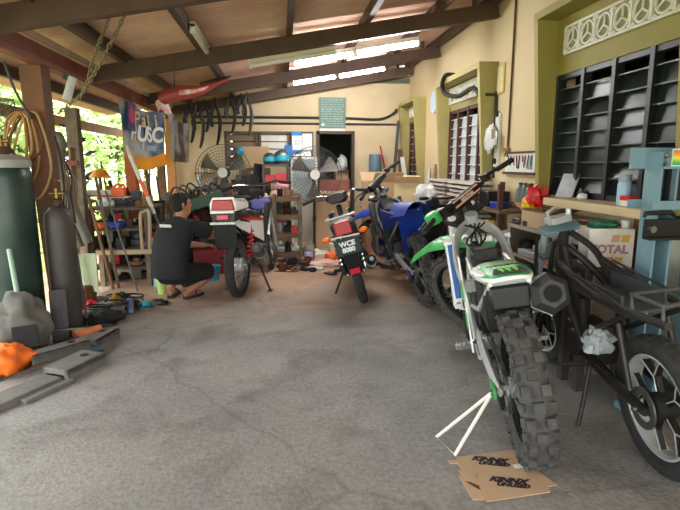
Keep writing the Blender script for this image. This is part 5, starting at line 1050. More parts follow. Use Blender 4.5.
# cables wound on the nearest post
t = thing('cable_loops', 'ochre cable loops hung on the thick red-brown post', 'cable', (0, 0, 0))
for k, m2 in enumerate((mat('ochre_cable', (.58, .40, .18), .7), mat('tan_cable', (.62, .50, .30), .7), MATS['ochre_cable'], M_RUST, MATS['tan_cable'])):
    x = -2.02 + .028 * k; l = (.42, .34, .50, .30, .60)[k]; G().tube([(x, 4.36, 1.80), (x - .07, 4.33, 1.72), (x - .09 - .02 * k, 4.32, 1.72 - l * .6), (x - .02, 4.31, 1.72 - l), (x + .06 + .015 * k, 4.31, 1.72 - l * .6), (x + .06, 4.33, 1.74), (x, 4.36, 1.80)], .010, 7, sm=6).obj('loop', m2, t)
t = thing('cable_bunch', 'dark tangled wires hanging on the right side of the thick post', 'cable', (0, 0, 0))
for k in range(6): G().tube([(-1.78 + .012 * k, 4.42, 1.62 - .05 * k), (-1.73 + .02 * k, 4.38, 1.3), (-1.76 + .025 * k, 4.38, .9 + .08 * k), (-1.72 + .015 * k, 4.40, .62 + .1 * k)], .007, 6, sm=5).obj('wire', (M_BLACK, M_WOODB, M_GREY)[k % 3], t)
pipe('hanging_wire', [(-2.02, 4.25, 2.15), (-1.98, 4.28, 1.95), (-1.90, 4.32, 1.74)], .010, M_BLACK, 'dark wire running down to the cable loops from the eaves beam', 'wire', 4)
t = thing('tube_lamp', 'short white tube bracket fixed under the eaves beam beside the thick post', 'lamp', (-1.76, 4.75, 2.03), e=(0, R(20), 0)); G().cyl((0, 0, -.10), (0, 0, .10), .035, 14).obj('tube', M_WPLAS, t); G().box((-.04, 0, .08), (.06, .04, .05)).obj('bracket', M_GREY, t)
solo(G().lathe([(.16 - .004, 0), (.16, 0), (.16, .006), (.156, .006)], n=24).add([], []), 'basket_hoop', M_GREY, 'wire hoop of the basket hung beyond the thick post', 'hoop', (-2.5, 5.0, 1.96))
g = G()
for k in range(14): g.tube([(.16 * math.cos(k * PI / 7 + q * .25), .16 * math.sin(k * PI / 7 + q * .25), -.28 * q / 6 * 1.0) for q in range(7)], .0035, 4).tube([(.16 * math.cos(k * PI / 7 - q * .25), .16 * math.sin(k * PI / 7 - q * .25), -.28 * q / 6) for q in range(7)], .0035, 4)
solo(g, 'wire_basket', M_GREY, 'round wire mesh basket hanging beyond the thick post at far left', 'basket', (-2.5, 5.0, 1.955), sm=0)
# chains
def chain(pts, label):
    P = smooth([Vector(p) for p in pts], 40); t = thing('hanging_chain', label, 'chain', (0, 0, 0)); out = [P[0]]; st = .036
    for p in P[1:]:
        while (p - out[-1]).length >= st: out.append(out[-1] + (p - out[-1]).normalized() * st)
    for i in range(len(out) - 1):
        a, b = out[i], out[i + 1]; d = (b - a).normalized(); u = d.orthogonal().normalized(); w = d.cross(u)
        if i % 2: u = w
        c = (a + b) / 2; g = G(); g.tube([c + d * (x * .026) + u * (y * .011) for x, y in ((-.7, -1), (.7, -1), (1, -.5), (1, .5), (.7, 1), (-.7, 1), (-1, .5), (-1, -.5))], .0042, 5, closed=True)
        g.obj('chain_link', mat('galvanised_chain', (.50, .46, .36), .5, .6), t)
chain([(-.97, 3.55, 2.56), (-1.12, 3.8, 2.36), (-1.32, 4.05, 2.15), (-1.46, 4.25, 1.97), (-1.62, 4.35, 1.86), (-1.76, 4.42, 1.78)], 'left strand of galvanised chain sagging from the near roof beam to the post')
chain([(-.84, 3.55, 2.58), (-1.03, 3.8, 2.36), (-1.28, 4.05, 2.11), (-1.43, 4.2, 1.98), (-1.55, 4.3, 1.87)], 'right strand of galvanised chain sagging from the near roof beam')
# outside: hard hat, hung leaves, trees
t = thing('hard_hat', 'yellow-orange hard hat hung outside beyond the workbench', 'hat', (-2.30, 6.95, 1.24)); G().lathe([(.11, 0), (.105, .04), (.075, .085), (.0, .10)], n=20).obj('shell', mat('amber_shell', (.90, .60, .12), .5), t); G().lathe([(.10, -.004), (.15, -.012), (.15, .0), (.10, .008)], n=20).obj('brim', MATS['amber_shell'], t)
solo(G().cyl((-2.30, 6.95, 0), (-2.30, 6.95, 1.24), .02, 8), 'hat_stake', M_WOOD, 'stake holding the yellow-orange hard hat', 'stake')
def leafy(name, label, loc, h, rad, n, lsz, seed, group=None, m=None, cone=0.):
    rr = random.Random(seed); t = thing(name, label, 'tree' if h > 2.2 else 'plant', loc, group=group)
    g = G(); g.tube([(0, 0, 0), (.03 * h, .02 * h, h * .4), (0, 0, h * .75)], [.03 * h ** .8, .022 * h ** .8, .01 * h], 8, sm=3)
    for k in range(6): a = k * 1.05; g.tube([(0, 0, h * .4), (rad * .5 * math.cos(a), rad * .5 * math.sin(a), h * .65)], [.012 * h, .004 * h], 6)
    g.obj('trunk', M_BARK, t); g = G()
    for k in range(n):
        u = Vector((rr.gauss(0, 1), rr.gauss(0, 1), rr.gauss(0, 1))).normalized(); q = rr.random() ** .33
        f = 1 + .35 * noise.noise(u * 2 + Vector((seed, 0, 0)))
        c = Vector((u.x * rad * q * f, u.y * rad * q * f, h * .62 + u.z * h * .40 * q * f)); a = Vector((rr.gauss(0, 1), rr.gauss(0, 1), rr.gauss(0, .5))).normalized(); b = a.orthogonal().normalized()
        s_ = lsz * rr.uniform(.6, 1.3); g.add([c - a * s_, c - b * s_ * .45, c + a * s_, c + b * s_ * .45], [(0, 1, 2, 3)])
    g.obj('leaves', m or M_LEAF, t, 0); return t
spots = ((-5.4, 5.6, 3.2, 1.0), (-10.0, 8.6, 5.0, 1.7), (-5.6, 8.6, 3.4, 1.05), (-9.8, 13.6, 5.0, 1.7), (-5.6, 11.8, 3.6, 1.1), (-4.6, 15.2, 3.6, 1.15), (-8.6, 18.4, 5, 1.8), (-14.5, 11, 6, 1.9), (-5.0, 19.6, 4.6, 1.4))
WH = ('first', 'second', 'third', 'fourth', 'fifth', 'sixth', 'seventh', 'eighth', 'ninth')
for k, (x, y, h, r_) in enumerate(spots): leafy('garden_tree', 'bright leafy tree in the yard beyond the open left side', (x, y, -.09), h, r_, 1500, .12, 20 + k, 'trees in the sunny yard')
for k, (x, y) in enumerate(((-3.5, 6.9), (-3.5, 8.6), (-3.5, 10.3), (-3.6, 5.2))): leafy('garden_shrub', 'leafy shrub just outside the open left side', (x, y, -.09), 1.3, .55, 420, .06, 60 + k, 'shrubs beside the open left side')
leafy('climbing_plant', 'dark-leaved climbing plant between the grey post and the orange post', (-2.46, 6.55, 0), 1.9, .2, 120, .085, 90, None, mat('dark_leaf', (.20, .24, .13), .7, n=.5, ns=5))

# banner and picture sheet
A_, B_, C_ = Vector((-1.80, 6.24, 2.12)), Vector((-1.50, 7.25, 2.09)), Vector((-1.44, 8.6, 2.04))
def hang(a, b, h, sag):
    def fn(u, v):
        p = a.lerp(b, u); n_ = Vector((1, -.08, 0)); return p + n_ * (.03 * math.sin(u * 9 + v * 2) + .02 * math.sin(u * 17)) - Vector((0, 0, v * h + sag * 4 * u * (1 - u) * (1 - v * .6)))
    return fn
def banner_mat():
    m = bpy.data.materials.new('printed_banner'); m.use_nodes = True; nt = m.node_tree; b = nt.nodes['Principled BSDF']; b.inputs['Roughness'].default_value = .6
    tc = nt.nodes.new('ShaderNodeTexCoord'); nz_ = nt.nodes.new('ShaderNodeTexNoise'); nz_.inputs['Scale'].default_value = 2.4; nz_.inputs['Detail'].default_value = 3; nt.links.new(tc.outputs['Object'], nz_.inputs['Vector'])
    r = nt.nodes.new('ShaderNodeValToRGB'); e = r.color_ramp.elements; e[0].position = .38; e[0].color = (*lin((.26, .36, .48)), 1); e[1].position = .66; e[1].color = (*lin((.80, .70, .56)), 1); q = e.new(.52); q.color = (*lin((.58, .58, .57)), 1)
    nt.links.new(nz_.outputs['Fac'], r.inputs['Fac']); nt.links.new(r.outputs['Color'], b.inputs['Base Color']); return m
t = thing('hanging_banner', 'blue and beige banner with bold white letters hung under the eaves beam', 'banner', (0, 0, 0))
fn = hang(A_, B_, .62, .06); G().sheet(fn, 24, 10, .003).obj('banner_cloth', banner_mat(), t)
def on_banner(u, v, off=.006):
    p = Vector(fn(u, v)); du = (Vector(fn(u + .02, v)) - Vector(fn(u - .02, v))).normalized(); dv = (Vector(fn(u, v - .02)) - Vector(fn(u, v + .02))); dv = (dv - du * dv.dot(du)).normalized(); n_ = du.cross(dv)
    M = Matrix((du, dv, n_)).transposed().to_4x4(); M.translation = p + n_ * (off + .012); return M
def letters(s_, u0, du, v, dv, size, m, sh=0., bold=.004):
    for k, ch in enumerate(s_): text(ch, size, 'banner_letter', m, t, on_banner(u0 + du * k, v + dv * k), .002, sh, bold)
M_BEI = mat('beige_ink', (.80, .70, .52), .7)
letters('Palij', .34, .125, .22, -.005, .24, M_BEI); letters('HUSC', .28, .14, .50, .0, .26, M_WHINK, .2, .009); letters('column', .26, .075, .76, 0, .13, mat('pale_blue_ink', (.62, .76, .88), .7), .3)
G(on_banner(.12, .24, .004)).prism([(-.10, -.16), (.10, -.16), (.10, .16), (-.10, .16)], .002).obj('emblem_panel', mat('violet_panel', (.25, .16, .38), .6), t)
G(on_banner(.12, .22, .008)).prism([(-.07, -.02), (-.02, .12), (.06, .06), (.08, -.06), (.0, -.10)], .002).obj('emblem', mat('crimson_ink', (.72, .12, .28), .6), t)
for u in (.05, .35, .65, .95): p = Vector(fn(u, 0)); G().cyl(p, (p.x - .03, p.y, 2.20), .004, 6).obj('tie_cord', M_WOOD, t)
def pic():
    m = bpy.data.materials.new('faded_picture'); m.use_nodes = True; nt = m.node_tree; b = nt.nodes['Principled BSDF']; b.inputs['Roughness'].default_value = .6
    tc = nt.nodes.new('ShaderNodeTexCoord'); nz_ = nt.nodes.new('ShaderNodeTexNoise'); nz_.inputs['Scale'].default_value = 3.2; nz_.inputs['Detail'].default_value = 6; nt.links.new(tc.outputs['Object'], nz_.inputs['Vector'])
    r = nt.nodes.new('ShaderNodeValToRGB'); e = r.color_ramp.elements; e[0].position = .40; e[0].color = (*lin((.24, .21, .19)), 1); e[1].position = .58; e[1].color = (*lin((.56, .57, .56)), 1); q = e.new(.48); q.color = (*lin((.40, .30, .24)), 1)
    nt.links.new(nz_.outputs['Fac'], r.inputs['Fac']); nt.links.new(r.outputs['Color'], b.inputs['Base Color']); return m
t2 = thing('picture_sheet', 'grey printed picture sheet hung at the far end of the banner', 'banner', (0, 0, 0)); fn2 = hang(B_ + Vector((.02, .03, 0)), C_, .62, .05); G().sheet(fn2, 16, 8, .003).obj('sheet', pic(), t2)
for u in (.1, .9): p = Vector(fn2(u, 0)); G().cyl(p, (p.x - .10, p.y, 2.22), .004, 6).obj('tie_cord', M_WOOD, t2)
def strip(u, v): p = Vector(fn(.12 + .95 * u, 1)); return (p.x + .02, p.y, p.z + .04 - .15 * v - .03 * math.sin(u * 6))
solo(G().sheet(strip, 14, 3, .004), 'orange_cloth', mat('orange_yellow_cloth', (.93, .62, .12), .8, n=.4, ns=6, c2=(.80, .47, .10)), 'orange-yellow cloth strip along the bottom of the banner', 'cloth')
solo(G().sheet(lambda u, v: (-1.86 + .10 * u, 6.85 + .01 * math.sin(u * 9), 1.74 - .16 * v), 4, 4, .004), 'orange_cloth', MATS['orange_yellow_cloth'], 'small orange scrap of cloth tied to the orange post', 'cloth')
t = thing('signal_pole', 'white and orange striped pole leaning on the orange post', 'pole', (0, 0, 0)); a, b = Vector((-1.77, 6.28, 1.62)), Vector((-1.42, 6.25, .62))
for k in range(5): G().cyl(a.lerp(b, k / 5), a.lerp(b, (k + 1) / 5), .022, 10).obj('stripe', (M_WPAINT, M_WPAINT, M_ORA, M_WPAINT, M_GREY)[k], t)
G().cyl(b, (-1.38, 6.2, 0), .02, 8).obj('lower_end', M_GREY, t)
# red fairing wedged under the roof
t = thing('fairing', 'red and white motorcycle fairing hung under the roof beams', 'fairing', (0, 0, 0))
FA, FB = Vector((-1.52, 7.0, 2.21)), Vector((-.64, 7.0, 2.45))
def fa(u, v): p = FA.lerp(FB, u); w_ = .085 * math.sin(PI * min(1, .25 + u * .8)) * (1 - .6 * u) + .02; return (p.x, p.y - .05 * math.sin(PI * v), p.z + (v - .5) * 2 * w_ + .02 * math.sin(u * 8))
G().sheet(fa, 16, 6, .006).obj('panel', mat('faded_red_plastic', (.66, .30, .26), .4, n=.3, ns=5), t)
G().sheet(lambda u, v: tuple(Vector(fa(.30 + .42 * u, .30 + .35 * v)) + Vector((0, -.012, 0))), 8, 3, .004).obj('white_graphic', mat('white_red_print', (.90, .86, .82), .5, n=.95, ns=12, c2=(.80, .20, .20)), t)
G().sheet(lambda u, v: (-1.56 + .16 * u + .03 * v, 6.98 - .08 * math.sin(PI * u), 2.17 - .12 * v + .03 * math.sin(6 * u)), 8, 6, .006).obj('nose_piece', mat('white_red_print', (1, 1, 1)), t)
G().tube([(-1.0, 6.98, 2.41), (-.78, 6.98, 2.47), (-.60, 6.98, 2.51)], [.012, .02, .008], 8).obj('black_strut', M_BLACK, t)
for x, z in ((-1.42, 2.22), (-.80, 2.43)): G().cyl((x, 7.0, z), (x, 7.46, zr(x) - .06), .005, 6).obj('hanging_cord', M_BLACK, t)
# inner tubes and old tyres hung on the last roof beam
HP = [(-1.47, .55, .05), (-1.33, .66, .055), (-1.22, .42, .045), (-1.05, .66, .05), (-.80, .50, .05), (-.62, .42, .045), (-.52, .60, .045)]
hl = ('longest dark inner tube pair at the left end of the row on the last beam', 'doubled black inner tube hanging second from the banner', 'narrow inner tube hanging third from the banner', 'long thin inner tube hanging fourth from the banner, before the brown louvres', 'inner tube hanging fifth from the banner', 'short inner tube hanging sixth from the banner', 'grey hooked inner tube hanging last, nearest the fluorescent lights')
for k, (x, l, w_) in enumerate(HP):
    zt = zr(x) - .02; g = G(); y = 8.93
    g.tube([(x - w_, y, zt - l * .55), (x - w_ * 1.5, y, zt - l * .35), (x - w_ * .5, y, zt - .02), (x, y + .02, zt + .10), (x + w_ * .5, y, zt - .02), (x + w_ * 1.5, y, zt - l * .4), (x + w_ * .9, y, zt - l * .8), (x + .01, y, zt - l)], [.03, .042, .034, .018, .034, .05, .046, .03], 8, sm=5, sq=.6)
    solo(g, 'inner_tube', (M_BLKM, M_DARKM, M_RUB)[k % 3] if k != 6 else mat('grey_rubber', (.32, .29, .26), .8), hl[k], 'inner tube', group=None)
# ------------------------------------------------------------------ back and left workbenches
def bench(label, x0, x1, y0, y1, zs, m=M_WOOD, nm='workbench', back=0):
    t = thing(nm, label, 'workbench', (0, 0, 0)); zt = max(zs)
    for x in (x0 + .04, x1 - .04):
        for y in (y0 + .04, y1 - .04): G().box((x, y, zt / 2 - .012), (.06, .06, zt - .025)).obj('leg', m, t)
    for z in zs: G().box(((x0 + x1) / 2, (y0 + y1) / 2, z - .0125), (x1 - x0, y1 - y0, .025)).obj('shelf' if z < zt else 'bench_top', m, t)
    return t
bench('grey timber bench of three cluttered shelves beside the orange post', -2.24, -1.52, 6.15, 6.85, (.20, .42, .66, .90), mat('dark_weathered_wood', (.37, .33, .28), .85, n=.6, ns=9, c2=(.24, .21, .17)))
t = thing('timber_trestle', 'pale bent timber frame standing before the cluttered left bench', 'trestle', (0, 0, 0)); G().tube([(-1.60, 6.06, .40), (-1.60, 6.06, .80), (-1.56, 6.06, .86), (-1.50, 6.06, .84), (-1.52, 6.06, .40)], .02, 8, sm=3).obj('hoop', mat('pale_bent_wood', (.66, .58, .46), .7), t); G().box((-1.80, 6.06, .40), (.62, .06, .05)).obj('rail', MATS['pale_bent_wood'], t)
for x in (-2.06, -1.54): G().box((x, 6.06, .19), (.05, .05, .375)).obj('leg', M_WOOD, t)
P_ = ['box', 'blob', 'motor', 'engine', 'can', 'ring', 'crate']
CM = [M_DARKM, M_GREY, M_RUST, M_STEEL, M_BLKM, M_WOODB, M_CLOTH, M_ALU, M_CARD2, M_DARKM, M_GREY, M_RED, M_WPLAS, M_BLKM]
NMS = {'box': ('parts_box', 'box'), 'blob': ('rag', 'rag'), 'motor': ('electric_motor', 'motor'), 'engine': ('engine_part', 'engine part'), 'can': ('tin', 'tin'), 'ring': ('spare_ring', 'ring'), 'crate': ('parts_tray', 'tray')}
CN = {'dark_oily_metal': 'oily black', 'grey_metal': 'grey', 'rusty_iron': 'rusty', 'dull_steel': 'steel', 'matt_black': 'matt black', 'brown_wood': 'brown', 'grubby_cloth': 'grubby', 'aluminium': 'silver', 'dark_cardboard': 'cardboard-brown', 'red_plastic': 'red', 'white_plastic': 'white'}
SZ = ('small', 'middling', 'larger')
used = {}
ORD = ['', 'second ', 'third ', 'fourth ', 'fifth ', 'sixth ', 'seventh ', 'eighth ', 'ninth ', 'tenth ']
def scatter(where, x0, x1, y0, y1, z, n, seed, smax=.2, hmax=.22, kinds=('engine', 'motor', 'engine', 'can', 'crate', 'blob', 'box', 'engine', 'motor'), side='left'):
    """a row of workshop parts along a shelf, each its own thing: cells across the shelf, a piece in each"""
    rr = random.Random(seed); st = (x1 - x0) / n
    for k in range(n):
        kd = rr.choice(kinds); m = rr.choice(CM); sx = min(st * .92, smax) * rr.uniform(.75, 1.); sy = min((y1 - y0) * .9, smax) * rr.uniform(.6, 1.); h = hmax * rr.uniform(.45, 1.)
        if kd == 'can': d = (min(sx, .13) / 2, 0, h)
        elif kd == 'ring': d = (sx / 2 * .8, sx * .1, 0)
        elif kd == 'motor': h = min(h, sx * .8); d = (sx * .7, h, h)
        else: d = (sx, sy, h)
        nm, cat = NMS[kd]; key = '%s %s' % (CN[m.name], cat); c = used.get((where, key), 0); used[(where, key)] = c + 1
        lb = '%s %s %s, %s from left' % (CN[m.name], cat, where, ('first', 'second', 'third', 'fourth', 'fifth', 'sixth', 'seventh', 'eighth', 'ninth', 'tenth', 'eleventh', 'twelfth')[k])
        cl(kd, nm, m, lb.replace('  ', ' '), cat, (x0 + (k + .5) * st, (y0 + y1) / 2 + rr.uniform(-.3, .3) * max(0, (y1 - y0) - sy), z), d, rr.choice((0, 90)) if kd in ('motor', 'engine') and sx < (y1 - y0) else rr.uniform(-8, 8), seed=seed + k)
scatter('on top of the left bench', -2.2, -1.56, 6.18, 6.80, .90, 7, 11, .2, .14)
scatter('on the upper shelf of the left bench', -2.2, -1.56, 6.18, 6.60, .66, 6, 12, .2, .15)
scatter('on the middle shelf of the left bench', -2.2, -1.56, 6.18, 6.60, .42, 5, 13, .2, .15)
scatter('on the bottom shelf of the left bench', -2.2, -1.56, 6.18, 6.60, .20, 5, 14, .2, .16)
scatter('on the floor under the left bench', -2.15, -1.6, 6.2, 6.7, 0, 4, 15, .2, .15)
cl('blob', 'blue_rag', M_BLUE, 'blue rag on the upper shelf of the left bench', 'rag', (-1.90, 6.13, .66), (.20, .12, .11), seed=3); cl('blob', 'orange_rag', M_ORA, 'orange rag at the left of the upper bench shelf', 'rag', (-2.08, 6.13, .66), (.11, .10, .09), seed=6)
t = thing('chainsaw', 'orange and white chainsaw-like power tool lying on top of the left bench', 'tool', (-1.95, 6.22, 1.03), rz=5); G().box((.08, 0, .05), (.14, .11, .10)).tube([(.02, 0, .09), (.06, 0, .13), (.14, 0, .13), (.16, 0, .06)], .014, 8, sm=3).obj('orange_body', mat('coral_orange', (.93, .38, .22), .5), t, bev=.01); G().box((-.12, 0, .045), (.26, .08, .06)).obj('white_body', M_WPLAS, t, bev=.01); G().box((-.10, -.0, .008), (.28, .085, .016)).obj('red_base', M_RED, t)
cl('box', 'metal_sheet', M_ALU, 'grey sheet lying over the parts on top of the left bench', 'sheet', (-1.92, 6.25, 1.015), (.34, .2, .012))
cl('blob', 'red_bottle_bag', M_RED, 'red bag hung low right of the left bench', 'bag', (-1.42, 6.12, .36), (.13, .13, .14), seed=8); cl('can', 'water_bottle', mat('pale_aqua_plastic', (.60, .78, .78), .3), 'pale aqua plastic bottle standing right of the left bench', 'bottle', (-1.42, 6.0, .0), (.065, 0, .34))
solo(G().box((-1.42, 6.13, .174), (.16, .16, .348)), 'wooden_block', M_WOODB, 'brown block under the red bag right of the left bench', 'block')
# second bench along the left, further back, and benches across the back
bench('dark bench between the banner and the big left fan', -1.62, -.86, 7.05, 7.65, (.30, .62, .86), M_WOODB)
scatter('on top of the dark bench below the banner', -1.60, -.88, 7.1, 7.6, .86, 7, 21, .22, .22)
scatter('on the dark bench shelf below the banner', -1.60, -.88, 7.08, 7.5, .62, 6, 22, .2, .17)
scatter('low in the dark bench below the banner', -1.60, -.88, 7.08, 7.5, .30, 6, 23, .2, .2)
solo(G().box((0, 0, 0), (.46, .012, .15)), 'metal_sheet', mat('dull_green_metal', (.22, .34, .26), .5, n=.3, ns=8), 'dull green metal panel tilted on the dark bench behind the mechanic', 'panel', (-.98, 7.02, .92), e=(0, -16, 0))
for k in range(3): cl('can', 'steel_flask', M_STEEL, '%s steel flask from the mechanic on the low stand behind him' % ('first', 'second', 'third')[k], 'flask', (-.84 + .07 * k, 6.93, .62), (.03, 0, .2 - .02 * k))
cl('box', 'low_stand', M_DARKM, 'low dark stand carrying three steel flasks', 'stand', (-.77, 6.93, 0), (.24, .14, .62))
bench('long dark bench across the back wall under the brown louvres', -1.45, -.36, 8.5, 9.2, (.35, .72, .98), M_WOODB)
scatter('on the bench below the brown louvres', -1.4, -.4, 8.52, 9.1, .98, 9, 31, .22, .3)
scatter('on the bench shelf below the brown louvres', -1.4, -.4, 8.52, 9.0, .72, 8, 32, .2, .2)
bench('dark low bench in the middle behind the white motorcycle', -.80, -.22, 7.4, 8.0, (.30, .62, .90), M_DARKM)
scatter('atop the low bench behind the white motorcycle', -.78, -.24, 7.42, 7.9, .90, 6, 41, .2, .24)
scatter('inside the low bench behind the white motorcycle', -.78, -.24, 7.42, 7.8, .62, 5, 42, .2, .2)
cl('blob', 'black_sack', M_BLKM, 'black sack heaped over the low middle bench', 'sack', (-.42, 7.35, .905), (.36, .2, .2), seed=5)
cl('engine', 'engine_block', M_DARKM, 'dark engine block raised at the back left of the grey rack', 'engine', (-.45, 8.75, .98), (.32, .3, .42), 20)
cl('blob', 'white_rag', M_WPAINT, 'white rag lying beside the black sack', 'rag', (-.25, 7.55, .905), (.13, .13, .09), seed=7)
# small timber wall shelf with white mugs left of the fan
solo(G().box((0, 0, 0), (.34, .18, .03)).box((-.14, .05, -.12), (.03, .08, .22)), 'wall_shelf', mat('honey_wood', (.62, .44, .24), .7), 'honey-coloured wall shelf left of the big left fan', 'shelf', (-1.30, 9.24, 1.24))
for k in range(2): cl('cup', 'mug', M_WPLAS, '%s white mug on the honey-coloured wall shelf' % ('left', 'right')[k], 'mug', (-1.36 + .13 * k, 9.22, 1.256), (.04, 0, .09))
# grey metal rack with helmets
t = thing('metal_rack', 'grey metal rack of boxes and helmets before the back window', 'rack', (0, 0, 0))
for x in (-.27, .12):
    for y in (8.5, 8.85): G().box((x, y, .7), (.03, .03, 1.4)).obj('leg', M_GREY, t)
for z in (.45, .82, 1.10, 1.385): G().box((-.075, 8.675, z), (.40, .36, .018)).obj('shelf', M_GREY, t)
def helmet(label, loc, rz, vis, m, s_=1.):
    t = thing('helmet', label, 'helmet', loc, rz, sc=s_); g = G(); g.lathe([(.10, 0), (.125, .04), (.135, .11), (.115, .18), (.06, .225), (0, .235)], n=24); g.obj('shell', m, t)
    g = G(); g.sheet(lambda u, v: (.138 * math.cos(R(-60 + 120 * u)) * (1 - .1 * v * v), .138 * math.sin(R(-60 + 120 * u)) * (1 - .1 * v * v), .06 + .09 * v), 10, 4, .006); g.obj('visor', vis, t); return t
helmet('silver helmet with a turquoise visor on top of the grey rack', (.03, 8.62, 1.395), -80, M_TEAL, M_STEEL); helmet('smaller dark helmet with turquoise trim beside the silver one', (-.17, 8.58, 1.395), -95, M_TEAL, M_GREY, .8)
cl('box', 'red_box', mat('strawberry_red', (.84, .24, .28), .5), 'red box at the right of the grey rack, upper shelf', 'box', (.03, 8.6, 1.11), (.2, .2, .14)); cl('box', 'red_box', M_RED, 'darker red box beside it on the grey rack', 'box', (-.17, 8.62, 1.11), (.16, .2, .11))
cl('blob', 'pink_cloth', mat('pale_pink_cloth', (.88, .68, .66), .9), 'pale pink cloth on the grey rack, second shelf', 'cloth', (-.05, 8.52, .83), (.26, .2, .16), seed=9)
cl('box', 'parts_box', mat('maroon_drawer', (.45, .12, .15), .5), 'maroon box low on the grey rack', 'box', (-.02, 8.6, .46), (.24, .2, .2)); cl('box', 'parts_box', M_BLACK, 'black box low on the grey rack, left side', 'box', (-.2, 8.62, .46), (.1, .2, .26))
# timber rack in front
t = thing('timber_rack', 'tall narrow timber rack of three shelves in the middle of the back', 'rack', (0, 0, 0))
for x in (-.09, .27):
    for y in (7.2, 7.55): G().box((x, y, .485), (.05, .04, .97)).obj('post', M_WOOD, t)
for z in (.14, .42, .68, .94): G().box((.09, 7.375, z), (.34, .38, .022)).obj('shelf', M_WOODB, t); G().box((.09, 7.19, z - .02), (.34, .02, .06)).obj('front_lip', mat('tan_board', (.46, .36, .26), .8, n=.4, ns=8), t)
scatter('on the top shelf of the timber rack', -.06, .24, 7.22, 7.53, .951, 3, 51, .14, .12); scatter('on the third shelf of the timber rack', -.06, .24, 7.22, 7.53, .691, 3, 52, .14, .18); scatter('on the second shelf of the timber rack', -.06, .24, 7.22, 7.53, .431, 3, 53, .14, .17); scatter('on the bottom shelf of the timber rack', -.06, .24, 7.22, 7.53, .151, 3, 54, .14, .17)
cl('blob', 'pink_bag', mat('rose_pink_bag', (.90, .62, .64), .6), 'rose pink bag on the right end of the timber rack top', 'bag', (.02, 7.24, 1.06), (.2, .14, .11), seed=12)
# white cabinet with glass door, papers, window card
t = thing('cabinet', 'white framed cabinet with a glazed door left of the doorway', 'cabinet', (.41, 9.08, 0)); g = G()
for x in (-.21, .21): g.box((x, 0, .76), (.035, .36, 1.52))
for z in (.03, .78, 1.5): g.box((0, 0, z), (.42, .36, .035))
g.box((0, .17, .76), (.42, .01, 1.5)); g.obj('body', M_WPAINT, t)
d_ = G().box((0, -.19, 1.14), (.36, .008, .68)).obj('glass_door', mat('dusty_glass', (.60, .64, .62), .2, n=.5, ns=6, c2=(.42, .44, .42)), t); G().box((.15, -.2, 1.1), (.015, .02, .06)).obj('handle', M_STEEL, d_)
G().box((0, -.19, .40), (.38, .012, .70)).obj('lower_door', mat('pale_panel_door', (.70, .68, .62), .6), t)
solo(G().box((0, 0, 0), (.14, .02, .20)), 'blue_folder', mat('bright_blue_card', (.12, .42, .72), .5), 'bright blue folder hung at the corner of the back window', 'folder', (.155, 9.30, 1.63))
t = thing('certificate', 'white certificate with blue top and bottom hung on the back window', 'paper', (.305, 9.315, 1.78)); G().box((0, 0, 0), (.17, .008, .36)).obj('paper', M_WHINK, t); G().box((0, -.006, .15), (.172, .006, .07)).obj('blue_header', mat('azure_ink', (.12, .50, .78), .6), t); G().box((0, -.006, -.155), (.172, .006, .045)).obj('blue_footer', MATS['azure_ink'], t); G().box((0, -.006, .02), (.12, .004, .008)).box((0, -.006, -.03), (.12, .004, .008)).obj('print', M_INK, t)
solo(G().box((0, 0, 0), (.17, .006, .28)), 'notice_paper', mat('white_paper', (.90, .90, .88), .7, n=.15, ns=30), 'plain white paper pinned between the certificate and the doorway', 'paper', (.49, 9.315, 1.79))
solo(G().box((0, 0, 0), (.46, .012, .36)), 'card_sheet', mat('tan_card', (.74, .62, .48), .9), 'tan card sheet standing before the back window', 'card', (-.42, 9.22, 1.52), e=(8, 0, 0)); solo(G().blob((0, 0, 0), (.13, .10, .15), 2, .1, 1.5, 16, flat=False), 'teal_ball', M_TEAL, 'turquoise round bag hung left of the tan card', 'bag', (-.68, 9.18, 1.62))
solo(G().box((0, 0, .665), (.5, .10, 1.33)), 'backing_board', M_WOODB, 'brown board standing at the back behind the tan card', 'board', (-.42, 9.26, 0))
# doorway
t = thing('cabinet', 'pink-brown two-door cabinet standing just inside the doorway', 'cabinet', (1.0, 9.85, 0)); G().box((0, 0, .56), (.60, .4, 1.10)).obj('body', mat('dusty_pink_paint', (.68, .40, .33), .6, n=.3, ns=5), t)
for s_ in (1, -1): d_ = G().box((s_ * .148, -.207, .56), (.285, .015, 1.04)).obj('door', MATS['dusty_pink_paint'], t); G().box((s_ * .03, -.225, .6), (.015, .02, .08)).obj('handle', M_STEEL, d_)
carton('cardboard_box', 'cardboard box on the pink-brown cabinet in the doorway', (1.16, 9.85, 1.112), (.24, .3, .17), 0, M_CARD, 88); cl('blob', 'white_sack', M_WPLAS, 'pale sack slumped on the box in the doorway', 'sack', (1.18, 9.85, 1.285), (.2, .2, .32), seed=4)
